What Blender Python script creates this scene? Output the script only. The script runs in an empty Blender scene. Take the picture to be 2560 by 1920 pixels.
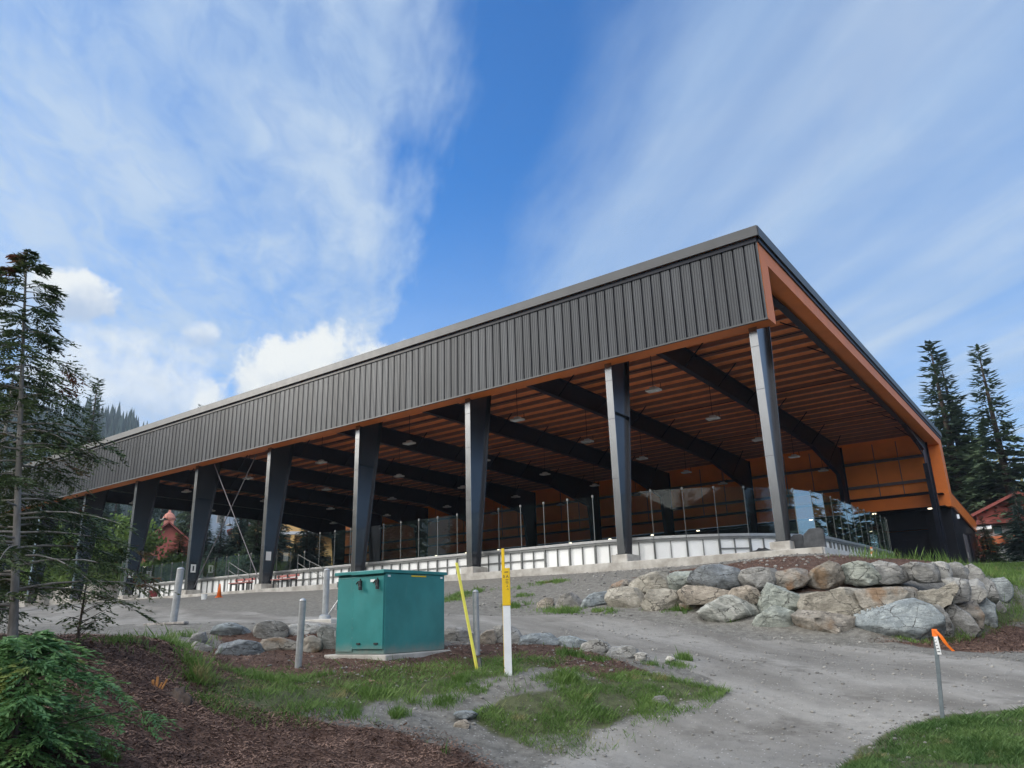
import bpy, math, random
import numpy as np
from math import radians, sin, cos, pi

SC = bpy.context.scene
COL = SC.collection

# ------------------------------------------------------------------ camera
def vec(*a): return np.array(a, float)
YAW, PITCH, ROLL, FPX = -0.63708, 0.30328, -0.029621, 1868.15
CAM = vec(8.1709, -25.598, -2.167)
cd = bpy.data.cameras.new('camera'); cam = bpy.data.objects.new('camera', cd); COL.objects.link(cam)
fw = vec(sin(YAW)*cos(PITCH), cos(YAW)*cos(PITCH), sin(PITCH))
rt = vec(cos(YAW), -sin(YAW), 0); up = np.cross(rt, fw)
rt, up = rt*cos(ROLL)+up*sin(ROLL), -rt*sin(ROLL)+up*cos(ROLL)
from mathutils import Matrix
M4 = Matrix(((rt[0], up[0], -fw[0], CAM[0]), (rt[1], up[1], -fw[1], CAM[1]), (rt[2], up[2], -fw[2], CAM[2]), (0, 0, 0, 1)))
cam.matrix_world = M4
cd.sensor_fit = 'HORIZONTAL'; cd.sensor_width = 36; cd.lens = 36*FPX/2560
cd.clip_start = 0.1; cd.clip_end = 5000
SC.camera = cam

# ------------------------------------------------------------------ light
SUN_DIR = vec(-0.82, -0.52, 0.40); SUN_DIR /= np.linalg.norm(SUN_DIR)
sl = bpy.data.lights.new('sun', 'SUN'); so = bpy.data.objects.new('sun', sl); COL.objects.link(so)
sl.energy = 1.5; sl.angle = radians(10); sl.color = (1.0, 0.93, 0.82)
from mathutils import Vector
so.rotation_euler = Vector((-SUN_DIR[0], -SUN_DIR[1], -SUN_DIR[2])).to_track_quat('-Z', 'Y').to_euler()
SC.view_settings.view_transform = 'Standard'; SC.view_settings.look = 'None'
SC.view_settings.exposure = 0.58; SC.view_settings.gamma = 1.0
SC.cycles.max_bounces = 8; SC.cycles.transparent_max_bounces = 24
SC.cycles.caustics_reflective = False; SC.cycles.caustics_refractive = False
try: SC.cycles.use_denoising = True
except Exception: pass

# ------------------------------------------------------------------ world
class NT:
    """tiny node-tree helper: every call returns an output socket"""
    def __init__(s, tree): s.t = tree; s.t.nodes.clear()
    def n(s, typ, **kw):
        nd = s.t.nodes.new(typ)
        for k, v in kw.items(): setattr(nd, k, v)
        return nd
    def put(s, sock, v):
        if isinstance(v, bpy.types.NodeSocket): s.t.links.new(v, sock)
        else: sock.default_value = v
    def m(s, op, a, b=0.0, c=None, clamp=False):
        nd = s.n('ShaderNodeMath', operation=op, use_clamp=clamp)
        s.put(nd.inputs[0], a); s.put(nd.inputs[1], b)
        if c is not None: s.put(nd.inputs[2], c)
        return nd.outputs[0]
    def vm(s, op, a, b=(0, 0, 0)):
        nd = s.n('ShaderNodeVectorMath', operation=op); s.put(nd.inputs[0], a); s.put(nd.inputs[1], b)
        return nd.outputs['Value' if op in ('DOT_PRODUCT', 'LENGTH') else 'Vector']
    def sstep(s, x, a, b, o0=0.0, o1=1.0):
        nd = s.n('ShaderNodeMapRange', interpolation_type='SMOOTHSTEP')
        s.put(nd.inputs[0], x); s.put(nd.inputs[1], a); s.put(nd.inputs[2], b); s.put(nd.inputs[3], o0); s.put(nd.inputs[4], o1)
        return nd.outputs[0]
    def noise(s, v, scale=5, detail=4, rough=.55, dist=0.0, col=False):
        nd = s.n('ShaderNodeTexNoise'); s.put(nd.inputs['Vector'], v); s.put(nd.inputs['Scale'], scale)
        nd.inputs['Detail'].default_value = detail; nd.inputs['Roughness'].default_value = rough; nd.inputs['Distortion'].default_value = dist
        return nd.outputs['Color' if col else 0]
    def mix(s, f, a, b, mode='MIX'):
        nd = s.n('ShaderNodeMix', data_type='RGBA', blend_type=mode)
        s.put(nd.inputs[0], f); s.put(nd.inputs[6], a); s.put(nd.inputs[7], b)
        return nd.outputs[2]
    def comb(s, x, y, z):
        nd = s.n('ShaderNodeCombineXYZ'); s.put(nd.inputs[0], x); s.put(nd.inputs[1], y); s.put(nd.inputs[2], z); return nd.outputs[0]
    def sep(s, v):
        nd = s.n('ShaderNodeSeparateXYZ'); s.put(nd.inputs[0], v); return nd.outputs

W = bpy.data.worlds.new('World'); SC.world = W; W.use_nodes = True
w = NT(W.node_tree)
sky = w.n('ShaderNodeTexSky', sky_type='NISHITA', sun_disc=False)
sky.sun_elevation = math.asin(SUN_DIR[2]); sky.sun_rotation = math.atan2(SUN_DIR[0], SUN_DIR[1])
sky.altitude = 1700; sky.air_density = 1.0; sky.dust_density = 0.6; sky.ozone_density = 2.0
hs = w.n('ShaderNodeHueSaturation'); hs.inputs['Saturation'].default_value = 1.35; w.put(hs.inputs['Color'], sky.outputs[0])
SKYK = 0.125
skyc = w.mix(1.0, hs.outputs[0], (SKYK*0.42, SKYK*1.12, SKYK*1.38, 1), 'MULTIPLY')
d = w.vm('NORMALIZE', w.n('ShaderNodeTexCoord').outputs['Generated'])
dx, dy, dz = w.sep(d)
zc = w.m('MAXIMUM', dz, 0.03)
A_ = (-0.755, 0.656, 0); B_ = (0.656, 0.755, 0)
u = w.m('DIVIDE', w.vm('DOT_PRODUCT', d, A_), zc); v = w.m('DIVIDE', w.vm('DOT_PRODUCT', d, B_), zc)
uv = w.comb(u, v, 0.0)
wob = w.m('MULTIPLY', w.m('SUBTRACT', w.noise(w.comb(w.m('MULTIPLY', u, .9), w.m('MULTIPLY', v, 3.0), 0.3), 1.3, 5, .6), .5), .42)
vw = w.m('ADD', v, wob)
left = w.sstep(vw, .20, .06); right = w.sstep(vw, .32, .72)
# left: blotchy veil, right: long soft streaks
blot = w.noise(w.comb(w.m('MULTIPLY', u, .8), w.m('MULTIPLY', v, 1.5), 1.7), 1.7, 7, .60, .6)
fine = w.noise(w.comb(w.m('MULTIPLY', u, .35), w.m('MULTIPLY', v, 2.6), 4.2), 1.5, 4, .5, .4)
mack = w.noise(w.comb(w.m('MULTIPLY', u, 2.2), w.m('MULTIPLY', v, 4.0), 9.1), 2.6, 5, .6, .8)
dl = w.m('MULTIPLY', left, w.m('ADD', w.m('ADD', .31, w.m('MULTIPLY', w.sstep(mack, .28, .74), .30)),  w.m('ADD', w.m('MULTIPLY', w.sstep(blot, .22, .78), .36), w.m('MULTIPLY', fine, .22))))
dr = w.m('MULTIPLY', right, w.m('ADD', .56, w.m('MULTIPLY', w.sstep(fine, .25, .75), .30)))
wisp = w.m('MULTIPLY', w.sstep(fine, .48, .78), .12)
low = w.sstep(dz, .56, .08, .02, .80)
den = w.m('MINIMUM', w.m('MAXIMUM', w.m('ADD', w.m('ADD', dl, dr), w.m('MULTIPLY', wisp, .8)), low), .93)
cir = w.mix(w.sstep(blot, .30, .78), (0.275, 0.385, 0.55, 1), (0.385, 0.470, 0.575, 1))
c1 = w.mix(den, skyc, cir)
# cumulus heads low in the sky
az = w.m('ARCTAN2', dx, dy); el = w.m('ARCSINE', dz)
pc = w.comb(az, el, 0.0)
bil = w.noise(pc, 17, 6, .58); bil2 = w.noise(pc, 42, 4, .6)
BLOB = [(-.893, .284, .150, .098, 1.0), (-1.205, .378, .06, .034, .92), (-1.14, .272, .17, .085, .72), (-1.34, .31, .10, .085, .6), (-1.055, .352, .030, .020, .65), (-1.04, .26, .02, .05, .7), (-1.08, .215, .04, .025, .8)]
acc = c1
for (a0, e0, ra, re, br) in BLOB:
    ex = w.m('DIVIDE', w.m('SUBTRACT', az, a0), ra); ey = w.m('DIVIDE', w.m('SUBTRACT', el, e0), re)
    r2 = w.m('ADD', w.m('MULTIPLY', ex, ex), w.m('MULTIPLY', ey, ey))
    f = w.m('ADD', w.m('SUBTRACT', 1.0, r2), w.m('MULTIPLY', w.m('SUBTRACT', w.m('ADD', w.m('MULTIPLY', bil, .75), w.m('MULTIPLY', bil2, .25)), .5), 2.6))
    msk = w.m('MULTIPLY', w.sstep(f, .05, .55 if br > .9 else .95), br)
    lit = w.sstep(w.m('ADD', ey, w.m('MULTIPLY', w.m('SUBTRACT', bil, .5), 2.5)), -.7, .55)
    cc = w.mix(lit, (0.33, 0.40, 0.51, 1), (0.63, 0.645, 0.63, 1))
    acc = w.mix(msk, acc, cc)
# fill light added behind the camera as a bright, unseen cloud bank
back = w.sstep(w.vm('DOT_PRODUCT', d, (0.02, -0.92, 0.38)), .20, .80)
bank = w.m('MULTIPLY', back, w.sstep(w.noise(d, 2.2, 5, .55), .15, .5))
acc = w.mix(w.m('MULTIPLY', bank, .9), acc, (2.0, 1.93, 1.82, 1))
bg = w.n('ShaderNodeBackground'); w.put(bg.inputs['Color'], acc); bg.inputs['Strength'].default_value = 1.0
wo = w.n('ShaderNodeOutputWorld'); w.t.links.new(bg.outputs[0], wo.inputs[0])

# ------------------------------------------------------------------ mesh helpers
BASE = {}
def tag(o, label=None, cat=None, group=None, kind=None):
    if label: o['label'] = label
    if cat: o['category'] = cat
    if group: o['group'] = group
    if kind: o['kind'] = kind
    return o
def link(o, parent=None, at=(0, 0, 0)):
    COL.objects.link(o)
    if parent is not None: o.parent = parent; BASE[o] = BASE[parent]
    else: o.location = at; BASE[o] = vec(*at)
    return o
def thing(name, at, label, cat, group=None):
    o = bpy.data.objects.new(name, None); o.empty_display_size = .3
    link(o, None, at); return tag(o, label, cat, group)
def raw_mesh(name, V, F, mat, parent=None, at=(0, 0, 0), smooth=False, attrs=None):
    """V: (n,3) world coordinates, F: list / array of faces"""
    V = np.asarray(V, float); org = BASE[parent] if parent is not None else vec(*at)
    me = bpy.data.meshes.new(name)
    if isinstance(F, np.ndarray):
        nf, k = F.shape
        me.vertices.add(len(V)); me.vertices.foreach_set('co', (V-org).astype(np.float32).ravel())
        me.loops.add(nf*k); me.loops.foreach_set('vertex_index', F.astype(np.int32).ravel())
        me.polygons.add(nf); me.polygons.foreach_set('loop_start', np.arange(0, nf*k, k, dtype=np.int32))
        try: me.polygons.foreach_set('loop_total', np.full(nf, k, np.int32))
        except Exception: pass
        me.update(calc_edges=True)
    else:
        me.from_pydata([tuple(x) for x in (V-org)], [], F); me.update()
    if smooth: me.polygons.foreach_set('use_smooth', [True]*len(me.polygons))
    if mat: me.materials.append(mat)
    for an, arr in (attrs or {}).items():
        a = me.color_attributes.new(an, 'FLOAT_COLOR', 'POINT'); a.data.foreach_set('color', np.asarray(arr, np.float32).ravel())
    o = bpy.data.objects.new(name, me)
    return link(o, parent, at)

class MB:
    def __init__(s): s.v = []; s.f = []
    def add(s, V, F):
        n = len(s.v); s.v += [tuple(float(c) for c in q) for q in V]; s.f += [tuple(i+n for i in q) for q in F]; return s
    def box(s, x0, x1, y0, y1, z0, z1):
        V = [(x, y, z) for z in (z0, z1) for y in (y0, y1) for x in (x0, x1)]
        return s.add(V, [(0, 2, 3, 1), (4, 5, 7, 6), (0, 1, 5, 4), (2, 6, 7, 3), (0, 4, 6, 2), (1, 3, 7, 5)])
    def prism(s, poly, axis, a, b):
        """extrude a 2-D polygon along axis ('x': poly is (y,z), 'y': (x,z), 'z': (x,y))"""
        def P(p, t): return {'x': (t, p[0], p[1]), 'y': (p[0], t, p[1]), 'z': (p[0], p[1], t)}[axis]
        n = len(poly); V = [P(p, a) for p in poly]+[P(p, b) for p in poly]
        return s.add(V, [tuple(range(n))[::-1], tuple(range(n, 2*n))]+[(i, (i+1) % n, n+(i+1) % n, n+i) for i in range(n)])
    def tube(s, pts, r, n=8, caps=True):
        pts = [vec(*p) for p in pts]; rs = r if isinstance(r, (list, tuple, np.ndarray)) else [r]*len(pts)
        V = []; F = []
        for i, p in enumerate(pts):
            t = pts[min(i+1, len(pts)-1)]-pts[max(i-1, 0)]; t = t/(np.linalg.norm(t)+1e-9)
            a = np.cross(t, (0, 0, 1) if abs(t[2]) < .9 else (1, 0, 0)); a /= np.linalg.norm(a); b = np.cross(t, a)
            V += [p+rs[i]*(a*cos(2*pi*k/n)+b*sin(2*pi*k/n)) for k in range(n)]
        for i in range(len(pts)-1):
            F += [(i*n+k, i*n+(k+1) % n, (i+1)*n+(k+1) % n, (i+1)*n+k) for k in range(n)]
        if caps: F += [tuple(range(n))[::-1], tuple(range((len(pts)-1)*n, len(pts)*n))]
        return s.add(V, F)
    def lathe(s, prof, c, n=16):
        V = [(c[0]+r*cos(2*pi*k/n), c[1]+r*sin(2*pi*k/n), c[2]+z) for r, z in prof for k in range(n)]; m = len(prof)
        F = [(i*n+k, i*n+(k+1) % n, (i+1)*n+(k+1) % n, (i+1)*n+k) for i in range(m-1) for k in range(n)]
        return s.add(V, F+[tuple(range(n))[::-1], tuple(range((m-1)*n, m*n))])
    def slab(s, p0, p1, w, h):
        """bar of section w x h running from p0 to p1 (w horizontal)"""
        p0, p1 = vec(*p0), vec(*p1); t = p1-p0; L = np.linalg.norm(t); t /= L
        a = np.cross(t, (0, 0, 1) if abs(t[2]) < .95 else (0, 1, 0)); a /= np.linalg.norm(a); b = np.cross(a, t)
        V = [p+sa*a*w/2+sb*b*h/2 for p in (p0, p1) for sb in (-1, 1) for sa in (-1, 1)]
        return s.add(V, [(0, 2, 3, 1), (4, 5, 7, 6), (0, 1, 5, 4), (2, 6, 7, 3), (0, 4, 6, 2), (1, 3, 7, 5)])
    def xf(s, R=None, t=(0, 0, 0), rz=0.0, piv=(0, 0, 0)):
        c, n = cos(rz), sin(rz); o = []
        for x, y, z in s.v:
            x -= piv[0]; y -= piv[1]
            o.append((x*c-y*n+piv[0]+t[0], x*n+y*c+piv[1]+t[1], z+t[2]))
        s.v = o; return s
    def build(s, name, mat, parent=None, at=(0, 0, 0), bevel=0.0, smooth=False):
        o = raw_mesh(name, s.v, s.f, mat, parent, at, smooth)
        if bevel:
            b = o.modifiers.new('bevel', 'BEVEL'); b.width = bevel; b.segments = 2; b.limit_method = 'ANGLE'; b.angle_limit = radians(40)
        return o
def copy_tree(o, delta=None):
    """a thing and its parts / sub-parts, moved by delta"""
    c = o.copy(); COL.objects.link(c); BASE[c] = BASE[o].copy()
    if delta is not None: c.location = o.location+Vector(delta); BASE[c] = BASE[o]+vec(*delta)
    def kids(src, dst):
        for ch in list(src.children):
            k = ch.copy(); COL.objects.link(k); k.parent = dst; BASE[k] = BASE[dst]; kids(ch, k)
    kids(o, c); return c

# ------------------------------------------------------------------ materials
def material(name, base, rough=.6, metal=0.0, var=.25, scale=6.0, bump=0.0, bscale=30.0, spec=.5, second=None, stretch=None, coat=0.0):
    m = bpy.data.materials.new(name); m.use_nodes = True; t = NT(m.node_tree)
    p = t.n('ShaderNodeBsdfPrincipled'); o = t.n('ShaderNodeOutputMaterial'); t.t.links.new(p.outputs[0], o.inputs[0])
    co = t.n('ShaderNodeTexCoord').outputs['Object']
    if stretch: co = t.vm('MULTIPLY', co, stretch)
    nz = t.noise(co, scale, 6, .6)
    lo = tuple(c*(1-var) for c in base)+(1,); hi = tuple(min(1, c*(1+var)) for c in (second or base))+(1,)
    t.put(p.inputs['Base Color'], t.mix(t.sstep(nz, .3, .7), lo, hi))
    t.put(p.inputs['Roughness'], t.m('ADD', rough-.06, t.m('MULTIPLY', t.noise(co, scale*2.3, 4), .12)))
    p.inputs['Metallic'].default_value = metal; p.inputs['Specular IOR Level'].default_value = spec
    if coat: p.inputs['Coat Weight'].default_value = coat; p.inputs['Coat Roughness'].default_value = .15
    if bump:
        b = t.n('ShaderNodeBump'); b.inputs['Strength'].default_value = 1.0; b.inputs['Distance'].default_value = bump
        t.put(b.inputs['Height'], t.noise(co, bscale, 6, .6)); t.t.links.new(b.outputs[0], p.inputs['Normal'])
    return m
def leaf_material(name, a, b, c=None, rough=.6, scale=1.2, trans=.25):
    """foliage: hue drifts between a and b with place, speckled with c (dead or young growth)"""
    m = bpy.data.materials.new(name); m.use_nodes = True; t = NT(m.node_tree)
    p = t.n('ShaderNodeBsdfPrincipled'); o = t.n('ShaderNodeOutputMaterial')
    co = t.n('ShaderNodeTexCoord').outputs['Object']
    base = t.mix(t.sstep(t.noise(co, scale, 5, .65), .32, .68), a+(1,), b+(1,))
    if c: base = t.mix(t.sstep(t.noise(t.vm('ADD', co, (7.3, 1.1, 3.7)), scale*1.4, 3, .5), .60, .72), base, c+(1,))
    t.put(p.inputs['Base Color'], base); p.inputs['Roughness'].default_value = rough; p.inputs['Specular IOR Level'].default_value = .3
    tr = t.n('ShaderNodeBsdfTranslucent'); t.put(tr.inputs[0], base)
    mx = t.n('ShaderNodeMixShader'); mx.inputs[0].default_value = trans
    t.t.links.new(p.outputs[0], mx.inputs[1]); t.t.links.new(tr.outputs[0], mx.inputs[2]); t.t.links.new(mx.outputs[0], o.inputs[0])
    return m
def emit_material(name, col, k):
    m = bpy.data.materials.new(name); m.use_nodes = True; t = NT(m.node_tree)
    e = t.n('ShaderNodeEmission'); e.inputs[0].default_value = col+(1,); e.inputs[1].default_value = k
    o = t.n('ShaderNodeOutputMaterial'); t.t.links.new(e.outputs[0], o.inputs[0]); return m

M = dict(
 cladding=material('charcoal_cladding', (.058, .063, .071), .40, .35, .22, 1.5, spec=.5, stretch=(1, 1, .10)),
 trim=material('roof_trim_metal', (.070, .074, .080), .45, .25, .10, 1.0),
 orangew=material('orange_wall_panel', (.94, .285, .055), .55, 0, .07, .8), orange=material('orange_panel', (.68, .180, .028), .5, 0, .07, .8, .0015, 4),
 deck=material('orange_roof_deck', (.90, .29, .095), .55, 0, .12, 2.0),
 black=material('black_steel_paint', (.006, .009, .020), .42, .0, .25, 2.0, .0006, 30, spec=.3), colflange=material('glossy_grey_flange_paint', (.27, .275, .28), .24, .90, .06, .7), colsteel=material('glossy_black_column_paint', (.098, .102, .114), .24, .90, .06, .7),
 blackwall=material('black_wall_cladding', (.007, .009, .016), .5, 0, .2, 1.0, .002, 3, spec=.25),
 purlin=material('brown_purlin', (.27, .155, .125), .6, 0, .1, 2), girt=material('grey_primed_girt', (.15, .145, .165), .5, .2, .15, 3),
 concrete=material('pale_concrete', (.36, .34, .31), .85, 0, .18, 2.2, .003, 18, second=(.43, .42, .40)),
 slabc=material('rink_floor', (.60, .60, .59), .7, 0, .15, 1.0),
 white=material('white_dasher_panel', (.83, .85, .86), .35, 0, .05, 1.2),
 alu=material('aluminium_frame', (.42, .43, .44), .42, .7, .10, 5),
 frame=material('grey_board_frame', (.17, .18, .18), .5, .5, .12, 5), galv=material('galvanised_post', (.40, .42, .44), .45, .55, .16, 9, .0006, 60),
 silver=material('silver_pipe', (.6, .6, .6), .3, .9, .1, 4),
 teal=material('teal_cabinet_paint', (.028, .205, .212), .34, 0, .10, 1.6, .0008, 6, second=(.036, .228, .235), coat=.15),
 tealdark=material('teal_edge_paint', (.02, .14, .14), .4, 0, .15, 3),
 darkmetal=material('dark_hardware', (.03, .035, .04), .5, .3, .2, 8),
 yellow=material('yellow_marker', (.78, .52, .01), .45, 0, .06, 4),
 yellow2=material('pale_yellow_fibreglass', (.80, .74, .10), .45, 0, .08, 4),
 wplas=material('white_marker', (.74, .78, .84), .45, 0, .06, 4),
 orangep=material('orange_plastic', (.80, .17, .03), .45, 0, .08, 6),
 tape=material('orange_flagging_tape', (.90, .20, .02), .4, 0, .10, 10),
 redp=material('dark_red_plastic', (.16, .02, .025), .5, 0, .12, 6),
 bench=material('faded_red_bench', (.36, .13, .12), .6, 0, .15, 6),
 paper=material('white_notice_paper', (.78, .80, .82), .6, 0, .03, 3),
 ink=material('printed_ink', (.03, .035, .05), .6, 0, .1, 3),
 slate=material('dark_slab_stone', (.055, .06, .068), .8, 0, .3, 5, .006, 14),
 bark=material('grey_bark', (.29, .275, .265), .85, 0, .35, 9, .008, 26, stretch=(1, 1, .25)),
 barkd=material('brown_bark', (.085, .065, .055), .9, 0, .35, 6, .01, 18, stretch=(1, 1, .25)),
 redwall=material('red_plaster', (.42, .115, .095), .8, 0, .10, 1.2), pinkwall=material('salmon_turret', (.60, .26, .20), .8, 0, .06, 2),
 redroof=material('dark_red_roof', (.24, .06, .05), .7, 0, .15, 2), greyroof=material('grey_shingle_roof', (.15, .16, .165), .8, 0, .15, 2),
 whitewall=material('white_render', (.60, .62, .66), .8, 0, .06, 1.0), bluewall=material('pale_blue_render', (.36, .47, .60), .7, 0, .06, 1), yellwall=material('yellow_ochre_render', (.66, .42, .17), .8, 0, .08, 1.0),
 timber=material('dark_timber', (.06, .045, .04), .8, 0, .2, 5), obalc=material('orange_timber_balcony', (.55, .16, .07), .7, 0, .12, 5),
 tealwin=material('teal_window_glass', (.03, .13, .15), .2, 0, .1, 2), darkwin=material('dark_window_glass', (.015, .02, .025), .12, 0, .1, 2, spec=.8),
 chip=material('bark_chip', (.080, .042, .032), .9, 0, .5, 2.2, second=(.205, .130, .098)), stakew=material('weathered_grey_stake', (.12, .15, .17), .7, 0, .2, 12),
 peb=material('pebble', (.17, .168, .165), .9, 0, .4, 3, second=(.27, .265, .25)),
 stump=material('split_orange_wood', (.42, .20, .07), .8, 0, .35, 12, .006, 25),
 lampw=material('white_lamp_housing', (.62, .63, .64), .4, 0, .05, 4),
 lens=material('lamp_lens', (.70, .73, .74), .25, 0, .03, 4),
 downl=emit_material('downlight_glow', (1.0, .86, .62), 3.2), walll=emit_material('wall_lamp_glow', (.85, .92, 1.0), .5),
)
def dust_up(m, top, col):
    """dried mud splash on the lowest part of a painted thing"""
    t = NT.__new__(NT); t.t = m.node_tree; p = [n_ for n_ in t.t.nodes if n_.type == 'BSDF_PRINCIPLED'][0]; src = p.inputs['Base Color'].links[0].from_socket
    co = t.n('ShaderNodeTexCoord').outputs['Object']; z = t.sep(co)[2]
    k = t.m('MULTIPLY', t.sstep(t.m('ADD', z, t.m('MULTIPLY', t.noise(co, 7, 6, .7), -.22)), top, -.14), .75)
    s_ = t.m('MULTIPLY', t.sstep(t.noise(t.vm('MULTIPLY', co, (9, 9, 1.2)), 1.6, 5, .65), .60, .78), .22)
    t.put(p.inputs['Base Color'], t.mix(t.m('MAXIMUM', k, s_), src, col+(1,)))
dust_up(M['teal'], .10, (.24, .225, .20))
def glass_material():
    m = bpy.data.materials.new('rink_glass'); m.use_nodes = True; t = NT(m.node_tree)
    tr = t.n('ShaderNodeBsdfTransparent'); tr.inputs[0].default_value = (.93, .966, .953, 1)
    gl = t.n('ShaderNodeBsdfGlossy'); gl.inputs['Roughness'].default_value = .015; gl.inputs[0].default_value = (.95, 1, .99, 1)
    lw = t.n('ShaderNodeFresnel'); lw.inputs[0].default_value = 1.5
    mx = t.n('ShaderNodeMixShader'); t.put(mx.inputs[0], t.m('MULTIPLY', lw.outputs[0], .36))
    t.t.links.new(tr.outputs[0], mx.inputs[1]); t.t.links.new(gl.outputs[0], mx.inputs[2])
    o = t.n('ShaderNodeOutputMaterial'); t.t.links.new(mx.outputs[0], o.inputs[0]); return m
M['glass'] = glass_material()
def rock_material(name, a, b, stain=None, vein=False):
    a = tuple(.80*x+.46*y for x, y in zip(a, (.185, .178, .160))); b = tuple(.68*x*1.42+.42*y for x, y in zip(b, (.335, .322, .290)))
    m = bpy.data.materials.new(name); m.use_nodes = True; t = NT(m.node_tree)
    p = t.n('ShaderNodeBsdfPrincipled'); o = t.n('ShaderNodeOutputMaterial'); t.t.links.new(p.outputs[0], o.inputs[0])
    co = t.vm('ADD', t.n('ShaderNodeTexCoord').outputs['Object'], t.vm('MULTIPLY', t.n('ShaderNodeObjectInfo').outputs['Location'], (3.1, 2.3, 1.7)))
    n1 = t.noise(co, 2.6, 8, .62, .4); n2 = t.noise(co, 11, 8, .7); n3 = t.noise(t.vm('MULTIPLY', co, (1, 1, 3.5)), 3.2, 6, .6, 1.2)
    c = t.mix(t.sstep(n1, .34, .66), a+(1,), b+(1,))
    c = t.mix(t.m('MULTIPLY', t.sstep(n3, .48, .64), .5), c, tuple(x*.55 for x in a)+(1,))
    c = t.mix(t.m('MULTIPLY', t.sstep(n2, .5, .72), .45), c, tuple(min(1, x*1.5+.03) for x in b)+(1,))
    gr = t.noise(co, 62, 4, .75); c = t.mix(t.m('MULTIPLY', t.sstep(gr, .54, .66), .5), c, (.055, .055, .052, 1)); c = t.mix(t.m('MULTIPLY', t.sstep(gr, .44, .34), .40), c, (.46, .45, .42, 1))
    vk = t.n('ShaderNodeTexVoronoi', feature='DISTANCE_TO_EDGE'); t.put(vk.inputs['Vector'], t.vm('ADD', t.vm('MULTIPLY', co, (1, 1, 1.6)), t.vm('MULTIPLY', t.noise(co, 3, 4, .6, 0, True), (.5, .5, .5)))); vk.inputs['Scale'].default_value = 1.7
    crk = t.m('MULTIPLY', t.sstep(vk.outputs[0], .022, .004), t.sstep(n1, .42, .55)); c = t.mix(t.m('MULTIPLY', crk, .75), c, (.05, .048, .045, 1))
    if stain: c = t.mix(t.m('MULTIPLY', t.sstep(t.noise(t.vm('ADD', co, (4, 9, 2)), 1.9, 5, .6), .48, .66), .85), c, stain+(1,))
    if vein:
        wv = t.n('ShaderNodeTexWave', wave_type='BANDS', bands_direction='DIAGONAL'); t.put(wv.inputs[0], co)
        wv.inputs['Scale'].default_value = 1.6; wv.inputs['Distortion'].default_value = 7; wv.inputs['Detail'].default_value = 3
        c = t.mix(t.m('MULTIPLY', t.sstep(wv.outputs[1], .86, .99), .55), c, (.5, .5, .47, 1))
    t.put(p.inputs['Base Color'], c); p.inputs['Roughness'].default_value = .88; p.inputs['Specular IOR Level'].default_value = .3
    b_ = t.n('ShaderNodeBump'); b_.inputs['Distance'].default_value = .045; b_.inputs['Strength'].default_value = .8
    h = t.m('ADD', t.m('MULTIPLY', n3, .8), t.m('ADD', t.m('MULTIPLY', n2, .5), t.m('MULTIPLY', gr, .38)))
    h = t.m('SUBTRACT', h, t.m('MULTIPLY', crk, .5))
    t.put(b_.inputs['Height'], h); t.t.links.new(b_.outputs[0], p.inputs['Normal']); return m
RK = dict(
 tan=rock_material('tan_rock', (.20, .165, .13), (.30, .255, .205)), beige=rock_material('beige_rock', (.20, .185, .155), (.31, .29, .245)),
 blue=rock_material('blue_grey_rock', (.135, .175, .21), (.225, .275, .31)), bluebig=rock_material('smooth_blue_rock', (.15, .20, .24), (.25, .305, .34)),
 green=rock_material('blue_green_rock', (.165, .205, .195), (.27, .31, .285)), slate=rock_material('slate_rock', (.09, .115, .145), (.165, .20, .235)),
 grey=rock_material('grey_rock', (.145, .15, .155), (.245, .25, .25)), pale=rock_material('pale_rock', (.25, .26, .265), (.37, .37, .36)),
 white=rock_material('white_rock', (.45, .44, .42), (.58, .56, .53)), brown=rock_material('brown_rock', (.15, .135, .118), (.235, .21, .18), (.20, .13, .075)),
 orange=rock_material('rusty_rock', (.17, .155, .14), (.25, .225, .195), (.27, .145, .07)), rust=rock_material('stained_rock', (.19, .175, .15), (.28, .255, .22), (.25, .16, .095)),
 vein=rock_material('veined_rock', (.17, .19, .18), (.26, .28, .265), None, True), dirt=rock_material('dusty_rock', (.165, .16, .155), (.23, .22, .21)))
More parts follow.
